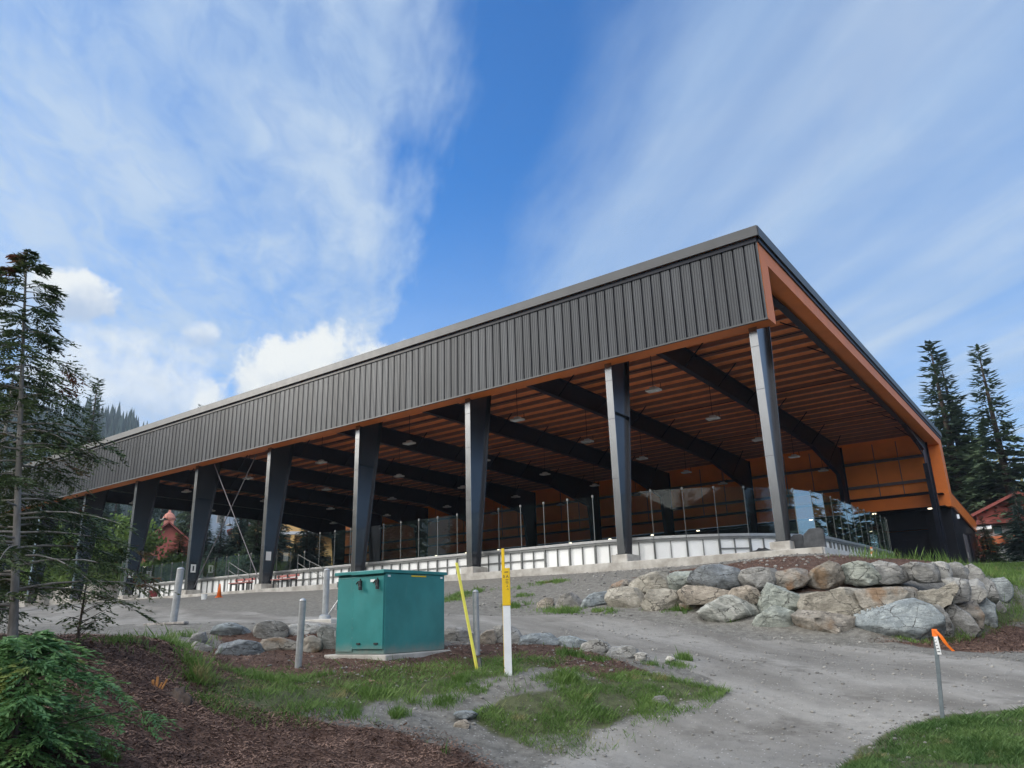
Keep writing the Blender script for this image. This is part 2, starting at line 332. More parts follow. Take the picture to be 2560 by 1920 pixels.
CTRL=[(-24.76,-13.73,-1.63),(-10.63,-18.79,-2.06),(-21.04,-12.52,-1.73),(-10.07,-17.4,-2.08),(-19.88,-10.2,-1.58),(-6.72,-17.39,-2.16),(-16.45,-8.46,-1.56),(-4.95,-16.44,-2.18),(-4.22,-15.48,-2.17),(-10.41,-8.87,-1.85),(-8.64,-7.1,-1.43),(-4.61,-11.54,-2.07),(-1.96,-13.87,-2.36),(0.31,-13.77,-2.69),(1.85,-13.67,-2.84),(-6.55,-6.65,-1.39),(-3.86,-8.38,-2.02),(-2.34,-8.59,-2.0),(-0.66,-8.77,-2.1),(1.22,-8.99,-2.39),(3.05,-9.07,-2.63),(4.27,-9.05,-2.75),(5.29,-8.84,-2.83),(5.89,-8.25,-2.84),(6.3,-6.69,-2.68),(6.57,-4.66,-2.32),(-0.39,-11.14,-2.42),(3.27,-11.95,-2.92),(5.71,-11.61,-3.05),(7.05,-10.64,-2.97),(6.84,-6.14,-2.59),(6.49,-0.65,-1.88),(6.18,8.34,-1.23),(4.43,22.26,-0.16),(6.44,-15.04,-3.42),(5.97,-13.29,-3.15),(7.13,-16.66,-3.57),(3.35,-17.64,-3.71),(4.76,-16.41,-3.58),(3.45,-15.66,-3.27),(2.6,-18.28,-3.74),(2.08,-17.41,-3.34),(1.44,-16.52,-3.0),(-0.71,-17.09,-2.72),(-0.57,-15.98,-2.73),(-1.46,-18.11,-2.77),(-1.76,-18.87,-2.79),(0.32,-18.48,-3.17),(0.34,-20.04,-3.18),(1.66,-19.09,-3.43),(1.25,-20.66,-3.43),(-3.74,-17.86,-2.69),(-2.9,-17.36,-2.66),(-2.89,-16.54,-2.65),(-0.44,-14.56,-2.63),(-1.6,-19.73,-2.53),(-1.89,-20.03,-2.32),(-1.61,-20.56,-2.32),(-0.55,-20.31,-2.89),(-1.16,-22.01,-2.32),(-0.75,-22.33,-2.39),(0.06,-21.69,-2.64),(1.27,-22.66,-3.13),(0.78,-21.4,-3.18),(-4.28,-19.19,-2.28),(-4.8,-20.33,-2.28),(1.32,-6.17,-1.24),(2.99,-5.66,-1.17),(4.1,-5.2,-1.17),(5.33,-4.79,-1.24),(5.86,-3.72,-1.3),(-1.44,-5.81,-1.16),(-2.49,-6.12,-1.28),(3.65,-7.45,-1.72),(2.83,-7.68,-1.77),(4.79,-7.0,-1.68),(2.9,0.88,-0.74),(3.58,8.09,-0.6),(2.13,13.94,-0.3),(-63.6,9.75,1.13),(-77.17,16.13,4.09),(-58.39,18.78,1.37),(-70.96,26.97,4.06),(-66.66,2.69,0.53),(-80.81,7.67,3.44),(-66.18,33.54,4.22),(-62.0,-0.35,-0.31),(-46.0,-0.35,-0.33),(-38.0,-0.35,-0.36),(-28.0,-0.35,-0.43),(-17.0,-0.35,-0.48),(-10.4,-0.35,-0.56),(-6.1,-0.35,-0.6),(-0.8,-0.35,-0.6),(0.7,-0.38,-0.46),(1.7,-0.4,-0.52),(2.6,0.6,-0.62),(8.17,-25.6,-3.77),(3.0,-27.0,-3.7),(12.0,-22.0,-3.75),(14.0,-14.0,-3.2),(20.0,-25.0,-3.8),(8.17,-32.0,-3.9),(-6.0,-30.0,-3.2),(-20.0,-20.0,-2.2),(-40.0,-20.0,-1.9),(0.0,3.0,-0.75),(-30.0,3.0,-0.75),(-60.0,3.0,-0.75),(0.0,30.0,-0.7),(-30.0,30.0,-0.7),(-60.0,30.0,-0.7),(-30.0,45.0,-0.2),(-60.0,45.0,0.0),(0.5,42.0,0.5),(4.0,42.0,0.75),(1.0,54.0,1.0),(15.0,60.0,1.5),(20.0,20.0,-0.5),(14.0,0.0,-1.5),(-160.0,40.0,7.5),(-160.0,120.0,9.0),(0.0,160.0,6.0),(160.0,100.0,2.0),(120.0,-100.0,-4.0),(-60.0,-120.0,-3.0),(-160.0,-60.0,2.0),(100.0,0.0,-2.0)]
ROCKS=[
 ('small round tan boulder lying alone in grass left of the rock wall','boulders of the dry stone retaining wall','tan',(-3.81,-8.2,-1.88),-0.603,[(-0.202,-0.098),(-0.166,0.07),(0.014,0.169),(0.176,0.159),(0.201,0.059),(0.098,-0.135),(-0.058,-0.167)]),
 ('dusty grey boulder half buried in gravel right of the small tan boulder','boulders of the dry stone retaining wall','dirt',(-3.0,-8.23,-1.82),-0.572,[(-0.341,-0.093),(-0.158,0.15),(0.047,0.213),(0.296,0.039),(0.329,-0.14),(0.167,-0.218),(-0.174,-0.194)]),
 ('small blue-grey block at the left foot of the rock wall','boulders of the dry stone retaining wall','blue',(-2.22,-8.26,-1.81),-0.54,[(-0.303,-0.128),(-0.225,0.018),(-0.079,0.135),(0.275,0.197),(0.296,0.002),(0.225,-0.144),(-0.14,-0.2)]),
 ('rounded beige boulder under the flat orange slab,left end of wall','boulders of the dry stone retaining wall','beige',(-1.21,-8.38,-1.8),-0.499,[(-0.483,0.031),(-0.376,0.211),(-0.075,0.261),(0.271,0.21),(0.448,0.08),(0.475,-0.077),(0.342,-0.241),(0.021,-0.257),(-0.324,-0.208)]),
 ('flat orange stone slab on the upper left end of the rock wall','boulders of the dry stone retaining wall','orange',(-1.68,-7.71,-1.42),-0.503,[(-0.32,-0.099),(-0.198,0.026),(0.061,0.1),(0.319,0.099),(0.259,-0.063),(-0.122,-0.095)]),
 ('beige boulder with slanted top beside the flat orange slab','boulders of the dry stone retaining wall','beige',(-0.73,-7.9,-1.39),-0.466,[(-0.498,-0.091),(-0.436,0.013),(-0.266,0.1),(0.041,0.195),(0.285,0.213),(0.428,0.154),(0.484,-0.033),(0.451,-0.19),(0.3,-0.232),(-0.263,-0.205)]),
 ('blue-green stone wedged against the big dark slate boulder','boulders of the dry stone retaining wall','green',(0.16,-7.98,-1.45),-0.427,[(-0.29,0.109),(-0.177,0.2),(0.188,0.199),(0.308,0.104),(0.248,-0.111),(0.051,-0.143),(-0.136,-0.2),(-0.275,-0.164)]),
 ('big dark slate-blue boulder on the top row of the rock wall','boulders of the dry stone retaining wall','slate',(1.07,-8.12,-1.39),-0.386,[(-0.573,-0.06),(-0.462,0.111),(-0.198,0.231),(0.079,0.249),(0.441,0.161),(0.558,-0.005),(0.501,-0.18),(0.173,-0.257),(-0.144,-0.205),(-0.44,-0.169)]),
 ('beige boulder with grass at its foot in the lower row','boulders of the dry stone retaining wall','beige',(-0.14,-8.47,-1.88),-0.451,[(-0.467,-0.058),(-0.289,0.213),(0.06,0.227),(0.387,0.165),(0.46,0.025),(0.355,-0.171),(0.096,-0.23),(-0.388,-0.198)]),
 ('long tan boulder directly under the dark slate-blue boulder','boulders of the dry stone retaining wall','tan',(0.9,-8.42,-1.78),-0.4,[(-0.532,0.076),(-0.363,0.193),(0.126,0.138),(0.437,0.066),(0.527,-0.039),(0.319,-0.119),(-0.054,-0.177),(-0.324,-0.168),(-0.49,-0.085)]),
 ('oval tan boulder above the big veined grey boulder','boulders of the dry stone retaining wall','tan',(1.85,-8.51,-1.82),-0.354,[(-0.322,0.004),(-0.198,0.118),(0.089,0.162),(0.223,0.102),(0.315,-0.041),(0.236,-0.172),(0.028,-0.165),(-0.199,-0.099)]),
 ('big grey-green boulder with pale veins at the foot of the wall','boulders of the dry stone retaining wall','vein',(1.53,-8.7,-2.15),-0.374,[(-0.597,-0.006),(-0.438,0.107),(-0.089,0.26),(0.066,0.278),(0.458,0.125),(0.582,-0.04),(0.462,-0.232),(0.294,-0.285),(-0.006,-0.266),(-0.335,-0.269),(-0.466,-0.161)]),
 ('brown earthy rock packed left of the big veined boulder','boulders of the dry stone retaining wall','brown',(0.5,-8.36,-2.11),-0.419,[(-0.239,0.124),(-0.058,0.18),(0.19,0.16),(0.25,0.011),(0.205,-0.182),(-0.092,-0.174),(-0.232,-0.073)]),
 ('grey boulder with shadowed underside right of the dark slate boulder','boulders of the dry stone retaining wall','grey',(2.03,-8.02,-1.49),-0.336,[(-0.351,0.082),(-0.285,0.196),(-0.051,0.221),(0.318,0.198),(0.371,0.123),(0.296,-0.09),(0.152,-0.222),(-0.212,-0.162),(-0.344,-0.064)]),
 ('grey boulder with an orange rust-stained top','boulders of the dry stone retaining wall','orange',(2.65,-7.78,-1.51),-0.3,[(-0.391,-0.092),(-0.3,0.136),(0.16,0.201),(0.35,0.169),(0.373,-0.009),(0.254,-0.132),(-0.09,-0.204),(-0.261,-0.183)]),
 ('brown-orange boulder in the top row above the mulch ledge','boulders of the dry stone retaining wall','brown',(3.4,-7.46,-1.45),-0.257,[(-0.4,-0.013),(-0.237,0.123),(0.084,0.25),(0.239,0.191),(0.347,0.009),(0.367,-0.161),(0.147,-0.25),(-0.178,-0.245),(-0.358,-0.152)]),
 ('smooth pale blue-green boulder in the top row','boulders of the dry stone retaining wall','green',(4.09,-7.35,-1.45),-0.22,[(-0.369,0.064),(-0.272,0.173),(0.002,0.22),(0.203,0.153),(0.323,-0.075),(0.34,-0.198),(0.014,-0.219),(-0.295,-0.158)]),
 ('grey wedge boulder leaning right of the pale blue-green one','boulders of the dry stone retaining wall','grey',(4.63,-7.13,-1.44),-0.189,[(-0.331,0.168),(-0.121,0.218),(0.127,0.149),(0.278,-0.025),(0.327,-0.143),(0.172,-0.207),(-0.136,-0.204),(-0.249,-0.093)]),
 ('cracked grey boulder in the top row,third from its right end','boulders of the dry stone retaining wall','grey',(5.21,-6.91,-1.48),-0.157,[(-0.273,-0.077),(-0.302,0.132),(-0.101,0.185),(0.267,0.137),(0.318,0.003),(0.262,-0.179),(-0.011,-0.177)]),
 ('pale grey block near the right end of the top row','boulders of the dry stone retaining wall','pale',(5.54,-6.52,-1.46),-0.137,[(-0.173,0.143),(0.022,0.176),(0.163,0.124),(0.188,-0.043),(0.146,-0.184),(-0.088,-0.167),(-0.109,0.0)]),
 ('grey rounded boulder second from the right end of the top row','boulders of the dry stone retaining wall','grey',(5.82,-6.18,-1.46),-0.12,[(-0.166,0.139),(-0.006,0.164),(0.087,0.125),(0.185,-0.02),(0.134,-0.169),(-0.111,-0.143),(-0.161,-0.001)]),
 ('last small grey boulder at the right end of the top row','boulders of the dry stone retaining wall','grey',(6.01,-5.3,-1.48),-0.106,[(-0.2,0.109),(0.029,0.16),(0.137,0.047),(0.198,-0.099),(0.097,-0.165),(-0.151,-0.125)]),
 ('angular greenish boulder with pointed top left of the long beige block','boulders of the dry stone retaining wall','green',(2.62,-8.44,-1.94),-0.313,[(-0.46,-0.091),(-0.2,0.302),(-0.019,0.225),(0.389,0.045),(0.411,-0.227),(0.29,-0.299),(0.059,-0.222),(-0.207,-0.186),(-0.38,-0.222)]),
 ('long rectangular beige block in the middle of the wall','boulders of the dry stone retaining wall','beige',(3.68,-8.46,-2.06),-0.256,[(-0.602,0.166),(-0.101,0.187),(0.24,0.254),(0.59,0.206),(0.606,-0.008),(0.57,-0.214),(0.486,-0.274),(0.093,-0.232),(-0.01,-0.242),(-0.46,-0.164),(-0.592,-0.048)]),
 ('beige block with orange stains above the huge blue boulder','boulders of the dry stone retaining wall','rust',(4.74,-8.34,-2.01),-0.196,[(-0.455,0.146),(-0.296,0.184),(0.425,0.18),(0.488,0.134),(0.451,-0.041),(0.254,-0.141),(0.009,-0.183),(-0.354,-0.185),(-0.417,-0.088)]),
 ('beige boulder with a raised right shoulder beside the stained block','boulders of the dry stone retaining wall','beige',(5.54,-7.97,-1.96),-0.148,[(-0.364,0.065),(0.077,0.073),(0.355,0.218),(0.382,0.086),(0.22,-0.159),(0.023,-0.232),(-0.276,-0.21),(-0.349,-0.089)]),
 ('blue-grey upright boulder at the bend of the middle row','boulders of the dry stone retaining wall','grey',(5.88,-7.49,-1.89),-0.126,[(-0.209,0.192),(-0.005,0.213),(0.218,0.164),(0.24,0.004),(0.184,-0.177),(-0.08,-0.208),(-0.146,-0.121),(-0.026,0.028)]),
 ('pale grey upright slab after the bend of the middle row','boulders of the dry stone retaining wall','pale',(6.16,-6.78,-1.91),-0.106,[(-0.14,0.174),(0.045,0.213),(0.13,0.135),(0.156,-0.076),(-0.01,-0.213),(-0.179,-0.168)]),
 ('grey leaning boulder second from the right end of the middle row','boulders of the dry stone retaining wall','grey',(6.32,-6.05,-1.91),-0.094,[(-0.146,0.207),(0.03,0.239),(0.127,0.112),(0.157,-0.132),(0.036,-0.24),(-0.103,-0.216),(-0.097,0.013)]),
 ('blue-grey boulder ending the middle row beside the grass bank','boulders of the dry stone retaining wall','blue',(6.44,-4.56,-1.87),-0.082,[(-0.171,0.203),(0.078,0.229),(0.19,0.084),(0.184,-0.117),(0.041,-0.232),(-0.107,-0.207),(-0.137,0.041)]),
 ('mossy greenish boulder at the wall foot under the pointed boulder','boulders of the dry stone retaining wall','green',(2.58,-8.77,-2.39),-0.321,[(-0.506,-0.124),(-0.333,0.086),(-0.017,0.257),(0.288,0.155),(0.42,-0.04),(0.455,-0.204),(0.338,-0.261),(-0.213,-0.25)]),
 ('flat brown-grey boulder at the wall foot under the long beige block','boulders of the dry stone retaining wall','brown',(3.66,-8.76,-2.48),-0.262,[(-0.621,0.166),(-0.462,0.261),(0.132,0.177),(0.468,0.117),(0.574,-0.017),(0.595,-0.198),(0.46,-0.253),(-0.394,-0.169),(-0.571,-0.125)]),
 ('huge smooth blue boulder,largest stone at the foot of the wall','boulders of the dry stone retaining wall','bluebig',(4.9,-8.56,-2.48),-0.189,[(-0.707,0.133),(-0.478,0.24),(-0.113,0.292),(0.274,0.372),(0.532,0.272),(0.66,0.098),(0.683,-0.096),(0.614,-0.359),(0.42,-0.38),(0.084,-0.352),(-0.441,-0.284),(-0.651,-0.219)]),
 ('narrow upright grey slab leaning right of the huge blue boulder','boulders of the dry stone retaining wall','grey',(5.59,-8.16,-2.55),-0.147,[(-0.165,0.31),(0.022,0.334),(0.131,0.178),(0.177,-0.067),(0.165,-0.284),(0.041,-0.33),(-0.09,-0.305),(-0.08,0.011)]),
 ('grey triangular boulder two stones right of the huge blue boulder','boulders of the dry stone retaining wall','grey',(5.9,-7.82,-2.54),-0.127,[(-0.23,0.291),(-0.041,0.323),(0.154,0.156),(0.26,-0.091),(0.154,-0.21),(-0.156,-0.316),(-0.178,-0.058)]),
 ('brownish rounded boulder resting over the grey triangular boulder','boulders of the dry stone retaining wall','brown',(5.91,-7.3,-2.34),-0.123,[(-0.286,0.185),(0.001,0.245),(0.223,0.194),(0.309,-0.023),(0.233,-0.248),(0.133,-0.17),(-0.032,0.062)]),
 ('blue-grey leaning slab in the lower row near the grass','boulders of the dry stone retaining wall','blue',(6.2,-6.54,-2.41),-0.103,[(-0.148,0.287),(0.05,0.333),(0.187,0.184),(0.164,-0.179),(-0.003,-0.33),(-0.145,-0.276),(-0.064,0.034)]),
 ('grey boulder second from the right end of the lower row','boulders of the dry stone retaining wall','grey',(6.33,-5.57,-2.42),-0.092,[(-0.104,0.26),(0.082,0.273),(0.171,0.101),(0.105,-0.141),(-0.07,-0.272),(-0.062,0.026)]),
 ('small grey boulder ending the lower row in the grass','boulders of the dry stone retaining wall','grey',(6.39,-4.32,-2.36),-0.083,[(-0.097,0.177),(0.053,0.157),(0.118,-0.061),(0.053,-0.174),(-0.061,-0.171)]),
 ('blue-grey oval boulder beside the left steel post,near the road edge','rocks edging the near side of the gravel road','blue',(-4.87,-17.03,-2.29),-0.989,[(-0.323,-0.045),(-0.236,0.115),(-0.017,0.15),(0.192,0.081),(0.332,-0.006),(0.248,-0.116),(0.007,-0.148),(-0.257,-0.119)]),
 ('low wide slate boulder in mulch left of the green cabinet','rocks edging the near side of the gravel road','slate',(-3.68,-17.6,-2.6),-0.977,[(-0.353,-0.119),(-0.265,0.113),(-0.012,0.162),(0.25,0.126),(0.372,-0.041),(0.334,-0.149),(0.012,-0.161)]),
 ('small pale blue stone beside the grassy mulch mound','rocks edging the near side of the gravel road','pale',(-3.08,-18.69,-2.57),-1.02,[(-0.159,-0.011),(-0.082,0.149),(0.108,0.083),(0.168,-0.083),(0.03,-0.147)]),
 ('small grey stone left of the blue-grey oval boulder','rocks edging the near side of the gravel road','grey',(-4.48,-17.91,-2.36),-1.025,[(-0.114,-0.026),(-0.048,0.067),(0.081,0.085),(0.12,-0.035),(0.059,-0.09),(-0.071,-0.085)]),
 ('large grey boulder behind the short left bollard','rocks edging the near side of the gravel road','grey',(-4.14,-16.68,-2.29),-0.944,[(-0.267,0.016),(-0.224,0.115),(-0.044,0.161),(0.162,0.145),(0.267,0.039),(0.259,-0.103),(0.058,-0.157),(-0.205,-0.151)]),
 ('flat pale grey boulder under the steel post with the brace','rocks edging the near side of the gravel road','pale',(-3.91,-16.05,-2.29),-0.902,[(-0.305,0.061),(-0.22,0.1),(0.183,0.099),(0.305,0.001),(0.256,-0.091),(0.002,-0.104),(-0.23,-0.086)]),
 ('brown-grey boulder at mulch level left of the bollard','rocks edging the near side of the gravel road','brown',(-3.49,-16.98,-2.54),-0.934,[(-0.285,-0.001),(-0.235,0.112),(0.016,0.126),(0.275,0.055),(0.294,-0.1),(0.13,-0.131),(-0.201,-0.103)]),
 ('brown boulder just right of the short left bollard','rocks edging the near side of the gravel road','brown',(-3.07,-16.6,-2.54),-0.896,[(-0.164,-0.061),(-0.148,0.073),(-0.013,0.136),(0.139,0.082),(0.172,-0.074),(0.119,-0.139),(-0.098,-0.125)]),
 ('tall grey boulder partly behind the green cabinet','rocks edging the near side of the gravel road','grey',(-2.97,-16.17,-2.43),-0.869,[(-0.242,0.092),(-0.156,0.198),(0.089,0.201),(0.235,0.137),(0.247,-0.201),(-0.057,-0.2),(-0.204,-0.087)]),
 ('crumbling grey rubble stone just right of the green cabinet','rocks edging the near side of the gravel road','dirt',(-1.42,-14.59,-2.49),-0.717,[(-0.265,0.042),(-0.157,0.142),(0.078,0.143),(0.257,0.044),(0.264,-0.127),(0.004,-0.145),(-0.247,-0.129)]),
 ('tan pointed stone behind the short right bollard','rocks edging the near side of the gravel road','tan',(-0.73,-14.53,-2.53),-0.677,[(-0.133,-0.096),(-0.104,0.053),(-0.015,0.125),(0.099,0.139),(0.132,-0.004),(0.094,-0.144),(-0.055,-0.139)]),
 ('round grey boulder behind the yellow and white marker post','rocks edging the near side of the gravel road','grey',(-0.58,-14.16,-2.52),-0.653,[(-0.262,0.02),(-0.188,0.17),(-0.008,0.208),(0.169,0.126),(0.262,-0.029),(0.212,-0.195),(-0.019,-0.205),(-0.194,-0.133)]),
 ('blue boulder right of the white marker post','rocks edging the near side of the gravel road','blue',(-0.07,-13.91,-2.64),-0.615,[(-0.316,-0.014),(-0.246,0.118),(-0.056,0.147),(0.18,0.151),(0.317,0.036),(0.286,-0.13),(0.003,-0.155),(-0.301,-0.136)]),
 ('low blue boulder right of the blue boulder by the marker post','rocks edging the near side of the gravel road','bluebig',(0.4,-13.59,-2.67),-0.574,[(-0.277,0.052),(-0.09,0.125),(0.074,0.109),(0.281,0.037),(0.249,-0.106),(-0.009,-0.121),(-0.265,-0.104)]),
 ('pale stone heaped with bark chips at the end of the rock row','rocks edging the near side of the gravel road','pale',(0.99,-13.69,-2.71),-0.543,[(-0.247,-0.064),(-0.172,0.063),(0.013,0.113),(0.168,0.066),(0.241,-0.033),(0.179,-0.117),(-0.091,-0.11)]),
 ('flat pale stone near the right end of the rock row','rocks edging the near side of the gravel road','pale',(1.6,-13.81,-2.8),-0.509,[(-0.229,-0.005),(-0.124,0.096),(0.116,0.101),(0.23,0.026),(0.189,-0.086),(-0.007,-0.103),(-0.18,-0.079)]),
 ('small whitish square stone ending the rock row','rocks edging the near side of the gravel road','white',(2.0,-13.93,-2.83),-0.486,[(-0.076,0.012),(-0.021,0.047),(0.08,0.033),(0.067,-0.047),(-0.059,-0.045)]),
 ('small grey stone at the grass edge beside the gravel road','loose stones on the bare ground','grey',(3.27,-15.86,-3.28),-0.466,[(-0.085,-0.001),(-0.056,0.039),(0.03,0.049),(0.083,-0.018),(0.038,-0.05),(-0.063,-0.036)]),
 ('tiny white stone lying alone on the gravel road','loose stones on the bare ground','white',(2.46,-13.81,-2.87),-0.451,[(-0.056,0.004),(-0.024,0.027),(0.056,0.002),(0.043,-0.027),(-0.019,-0.022)]),
 ('flat blue stone lying in bare soil by the grass','loose stones on the bare ground','blue',(1.68,-17.99,-3.29),-0.706,[(-0.128,0.003),(-0.085,0.027),(0.057,0.029),(0.128,0.0),(0.085,-0.031),(-0.071,-0.028)]),
 ('small tan stone in the soil just below the flat blue stone','loose stones on the bare ground','tan',(1.77,-18.18,-3.39),-0.712,[(-0.083,-0.026),(-0.044,0.024),(0.039,0.046),(0.083,0.013),(0.039,-0.027),(-0.045,-0.046)]),
]
ZONES={'mulch':[[(-7.83,-20.16),(-4.9,-18.87),(-4.07,-18.33),(-0.83,-19.92),(-0.07,-20.19),(0.24,-19.98),(0.56,-19.43),(1.21,-19.28),(1.73,-18.78),(2.14,-18.63),(2.86,-18.76),(1.38,-23.13)],[(-1.71,-19.72),(-5.09,-17.19),(-3.61,-15.49),(-1.96,-16.88),(-1.23,-15.14),(0.02,-13.32),(1.52,-13.9),(2.56,-14.81),(2.22,-15.64),(0.7,-15.5),(0.3,-17.1),(-0.74,-19.32),(-0.8,-20.07)],[(-2.51,-5.59),(-0.37,-4.18),(0.68,-1.98),(2.97,-2.03),(4.33,12.45),(5.85,-3.72),(3.67,-7.59),(2.5,-7.8),(1.28,-7.21)],[(4.43,-9.12),(5.3,-8.88),(6.12,-7.82),(6.37,-6.46),(6.91,-6.08),(7.01,-9.0),(5.99,-9.22)],[(-7.83,-20.16),(1.38,-23.13),(2.86,-18.76),(4.14,-20.05),(4.11,-22.48),(2.33,-24.53),(-25.11,-20.98)]],'road':[[(-61.61,-2.2),(-27.09,-8.16),(-14.41,-9.87),(-5.2,-13.55),(-5.02,-11.08),(-3.06,-9.53),(-0.21,-9.67),(2.14,-9.81),(3.67,-9.68),(5.09,-9.73),(7.28,-11.17),(7.39,-14.75),(6.63,-15.01),(6.13,-15.32),(5.91,-15.98),(5.83,-16.91),(5.88,-17.45),(2.95,-18.61),(2.9,-17.5),(3.2,-16.44),(3.91,-14.98),(2.66,-13.89),(1.31,-13.53),(-1.07,-13.73),(-2.4,-13.96),(-4.3,-15.41),(-7.91,-16.74),(-20.53,-15.89)]],'grass':[[(-0.27,-20.53),(-0.94,-19.88),(-1.74,-18.49),(-0.68,-18.04),(-0.33,-16.96),(0.45,-15.9),(0.47,-14.97),(0.93,-14.47),(1.3,-15.28),(1.15,-16.42),(0.77,-17.03),(0.99,-17.53),(0.35,-18.09),(0.71,-18.82),(0.39,-19.06),(0.44,-19.68),(0.24,-19.98),(0.13,-20.42)],[(1.89,-16.78),(2.01,-15.74),(2.37,-15.07),(2.82,-14.81),(3.85,-14.81),(3.41,-15.57),(3.1,-16.13),(3.13,-16.64),(2.77,-17.38),(2.48,-17.72),(2.07,-17.88),(1.69,-17.72),(1.61,-17.2)],[(7.38,-14.33),(6.81,-14.78),(6.36,-15.19),(6.03,-15.75),(5.88,-16.44),(5.88,-17.45),(7.46,-17.09)],[(3.98,11.59),(5.91,14.74),(6.84,-6.12),(6.37,-6.54),(6.01,-8.15),(5.54,-8.64),(6.09,-7.28),(6.59,-4.34),(6.23,-3.8)],[(7.38,-14.33),(7.46,-17.09),(5.88,-17.45),(6.34,-19.76),(8.91,-18.66),(9.94,-13.02)]]}
DELIN=(2.31, 2.8, -0.65)
PT={'cab_f': (-0.9, -16.91, -2.72), 'boll1': (-1.52, -18.06, -2.77), 'boll2': (-0.27, -15.39, -2.72), 'post1': (-7.5, -16.7, -2.1), 'post2': (-4.84, -14.85, -2.11), 'stakeY': (0.6, -16.39, -2.89), 'markW': (1.19, -16.46, -2.97), 'markY': (1.1, -16.45, -2.96), 'flag': (6.46, -15.08, -3.42), 'tree': (-1.18, -21.99, -2.33), 'tree2': (-2.6, -21.63, -2.25), 'shrub': (1.36, -22.92, -3.15), 'shrub2': (-1.36, -21.33, -2.36), 'cone': (-24.32, -5.01, -0.88), 'bucket': (-23.95, -5.98, -0.99), 'redbox': (-59.68, 10.8, 0.67), 'stump': (-0.27, -20.94, -2.79)}
TALL=[((-3.98,-18.44),0.32,700,0.3),((-1.28,-19.85),0.22,420,0.26),((-4.25,-18.51),0.35,420,0.24),((-4.27,-18.89),0.3,260,0.2),((-1.85,-20.59),0.3,200,0.18),((-0.8,-20.07),0.16,260,0.22),((0.85,-17.04),0.12,90,0.2),((1.13,-18.64),0.06,60,0.2),((1.85,-15.92),0.15,120,0.2),((1.33,-22.16),0.08,60,0.16),((2.23,-18.97),0.04,14,0.2),((0.82,-18.04),0.12,80,0.2)]
TUFTS=[((-4.83,-18.0),0.5),((-2.04,-19.41),0.4),((-1.85,-20.59),0.3),((-1.66,-20.45),0.25),((1.33,-22.16),0.12),((1.08,-18.58),0.1),((1.05,-18.49),0.12),((0.98,-14.43),0.25),((1.45,-14.45),0.25),((2.42,-14.12),0.3),((2.66,-13.89),0.22),((2.5,-13.37),0.15),((1.88,-16.28),0.3),((1.91,-16.0),0.25),((-7.71,-7.2),0.5),((-7.79,-6.41),0.6),((-7.6,-7.88),0.5),((-5.97,-5.08),0.5),((-5.75,-4.71),0.4),((-6.38,-5.84),0.3),((-3.1,-8.74),0.5),((-2.45,-9.0),0.5),((-1.52,-9.0),0.35),((-0.28,-8.69),0.3),((0.28,-8.58),0.25),((1.61,-8.79),0.2),((-2.15,-8.91),0.4),((-5.33,-7.07),0.3),((-4.78,-8.21),0.4),((5.15,-8.79),0.25),((1.08,-17.8),0.3),((0.92,-17.22),0.35),((0.3,-18.12),0.3),((0.63,-18.94),0.25),((0.63,-17.05),0.3),((1.19,-17.2),0.25),((1.33,-16.93),0.3),((1.73,-18.78),0.18),((-0.75,-18.12),0.2),((-0.92,-18.81),0.3),((-1.17,-19.02),0.3),((-0.1,-13.81),0.2)]
# ------------------------------------------------------------------ terrain
CT = np.array(CTRL)
def _fit(P):
    x = P[:, :2]/10; n = len(x); A = np.zeros((n+3, n+3))
    A[:n, :n] = np.linalg.norm(x[:, None]-x[None], axis=2)-.002*np.eye(n); A[:n, n] = 1; A[:n, n+1:] = x; A[n, :n] = 1; A[n+1:, :n] = x.T
    return np.linalg.solve(A, np.concatenate([P[:, 2], [0, 0, 0]]))
TW = _fit(CT)
def gz(X, Y):
    x = np.asarray(X, float)/10; y = np.asarray(Y, float)/10; o = TW[-3]+TW[-2]*x+TW[-1]*y
    for i, (a, b, _) in enumerate(CTRL): o = o+TW[i]*np.sqrt((x-a/10)**2+(y-b/10)**2+.0004)
    return o
def g(x, y): return float(gz(x, y))
def vnoise(x, y, s, seed=0):
    x = np.asarray(x, float)*s; y = np.asarray(y, float)*s; i = np.floor(x).astype(np.int64); j = np.floor(y).astype(np.int64); fx = x-i; fy = y-j
    def h(a, b):
        t = (a*374761393+b*668265263+seed*974711) & 0x7fffffff; t = ((t ^ (t >> 13))*1274126177) & 0x7fffffff
        return ((t ^ (t >> 16)) & 0xffff)/65535.0
    fx = fx*fx*(3-2*fx); fy = fy*fy*(3-2*fy)
    return (h(i, j)*(1-fx)+h(i+1, j)*fx)*(1-fy)+(h(i, j+1)*(1-fx)+h(i+1, j+1)*fx)*fy
def fbm(x, y, s, o=4, seed=0):
    r = 0; a = .5
    for k in range(o): r = r+a*vnoise(x, y, s*2**k, seed+k*7); a *= .5
    return r/(1-.5**o)
def sdist(X, Y, poly):
    """signed distance to polygon, positive inside"""
    P = np.array(poly); n = len(P); d = np.full(np.shape(X), 1e9); ins = np.zeros(np.shape(X), bool)
    for k in range(n):
        a, b = P[k], P[(k+1) % n]; e = b-a; wx = X-a[0]; wy = Y-a[1]
        t = np.clip((wx*e[0]+wy*e[1])/(e@e+1e-12), 0, 1); d = np.minimum(d, np.hypot(wx-t*e[0], wy-t*e[1]))
        c = ((a[1] > Y) != (b[1] > Y)); xi = (b[0]-a[0])*(Y-a[1])/((b[1]-a[1]) if b[1] != a[1] else 1e-9)+a[0]
        ins ^= c & (X < xi)
    return np.where(ins, d, -d)
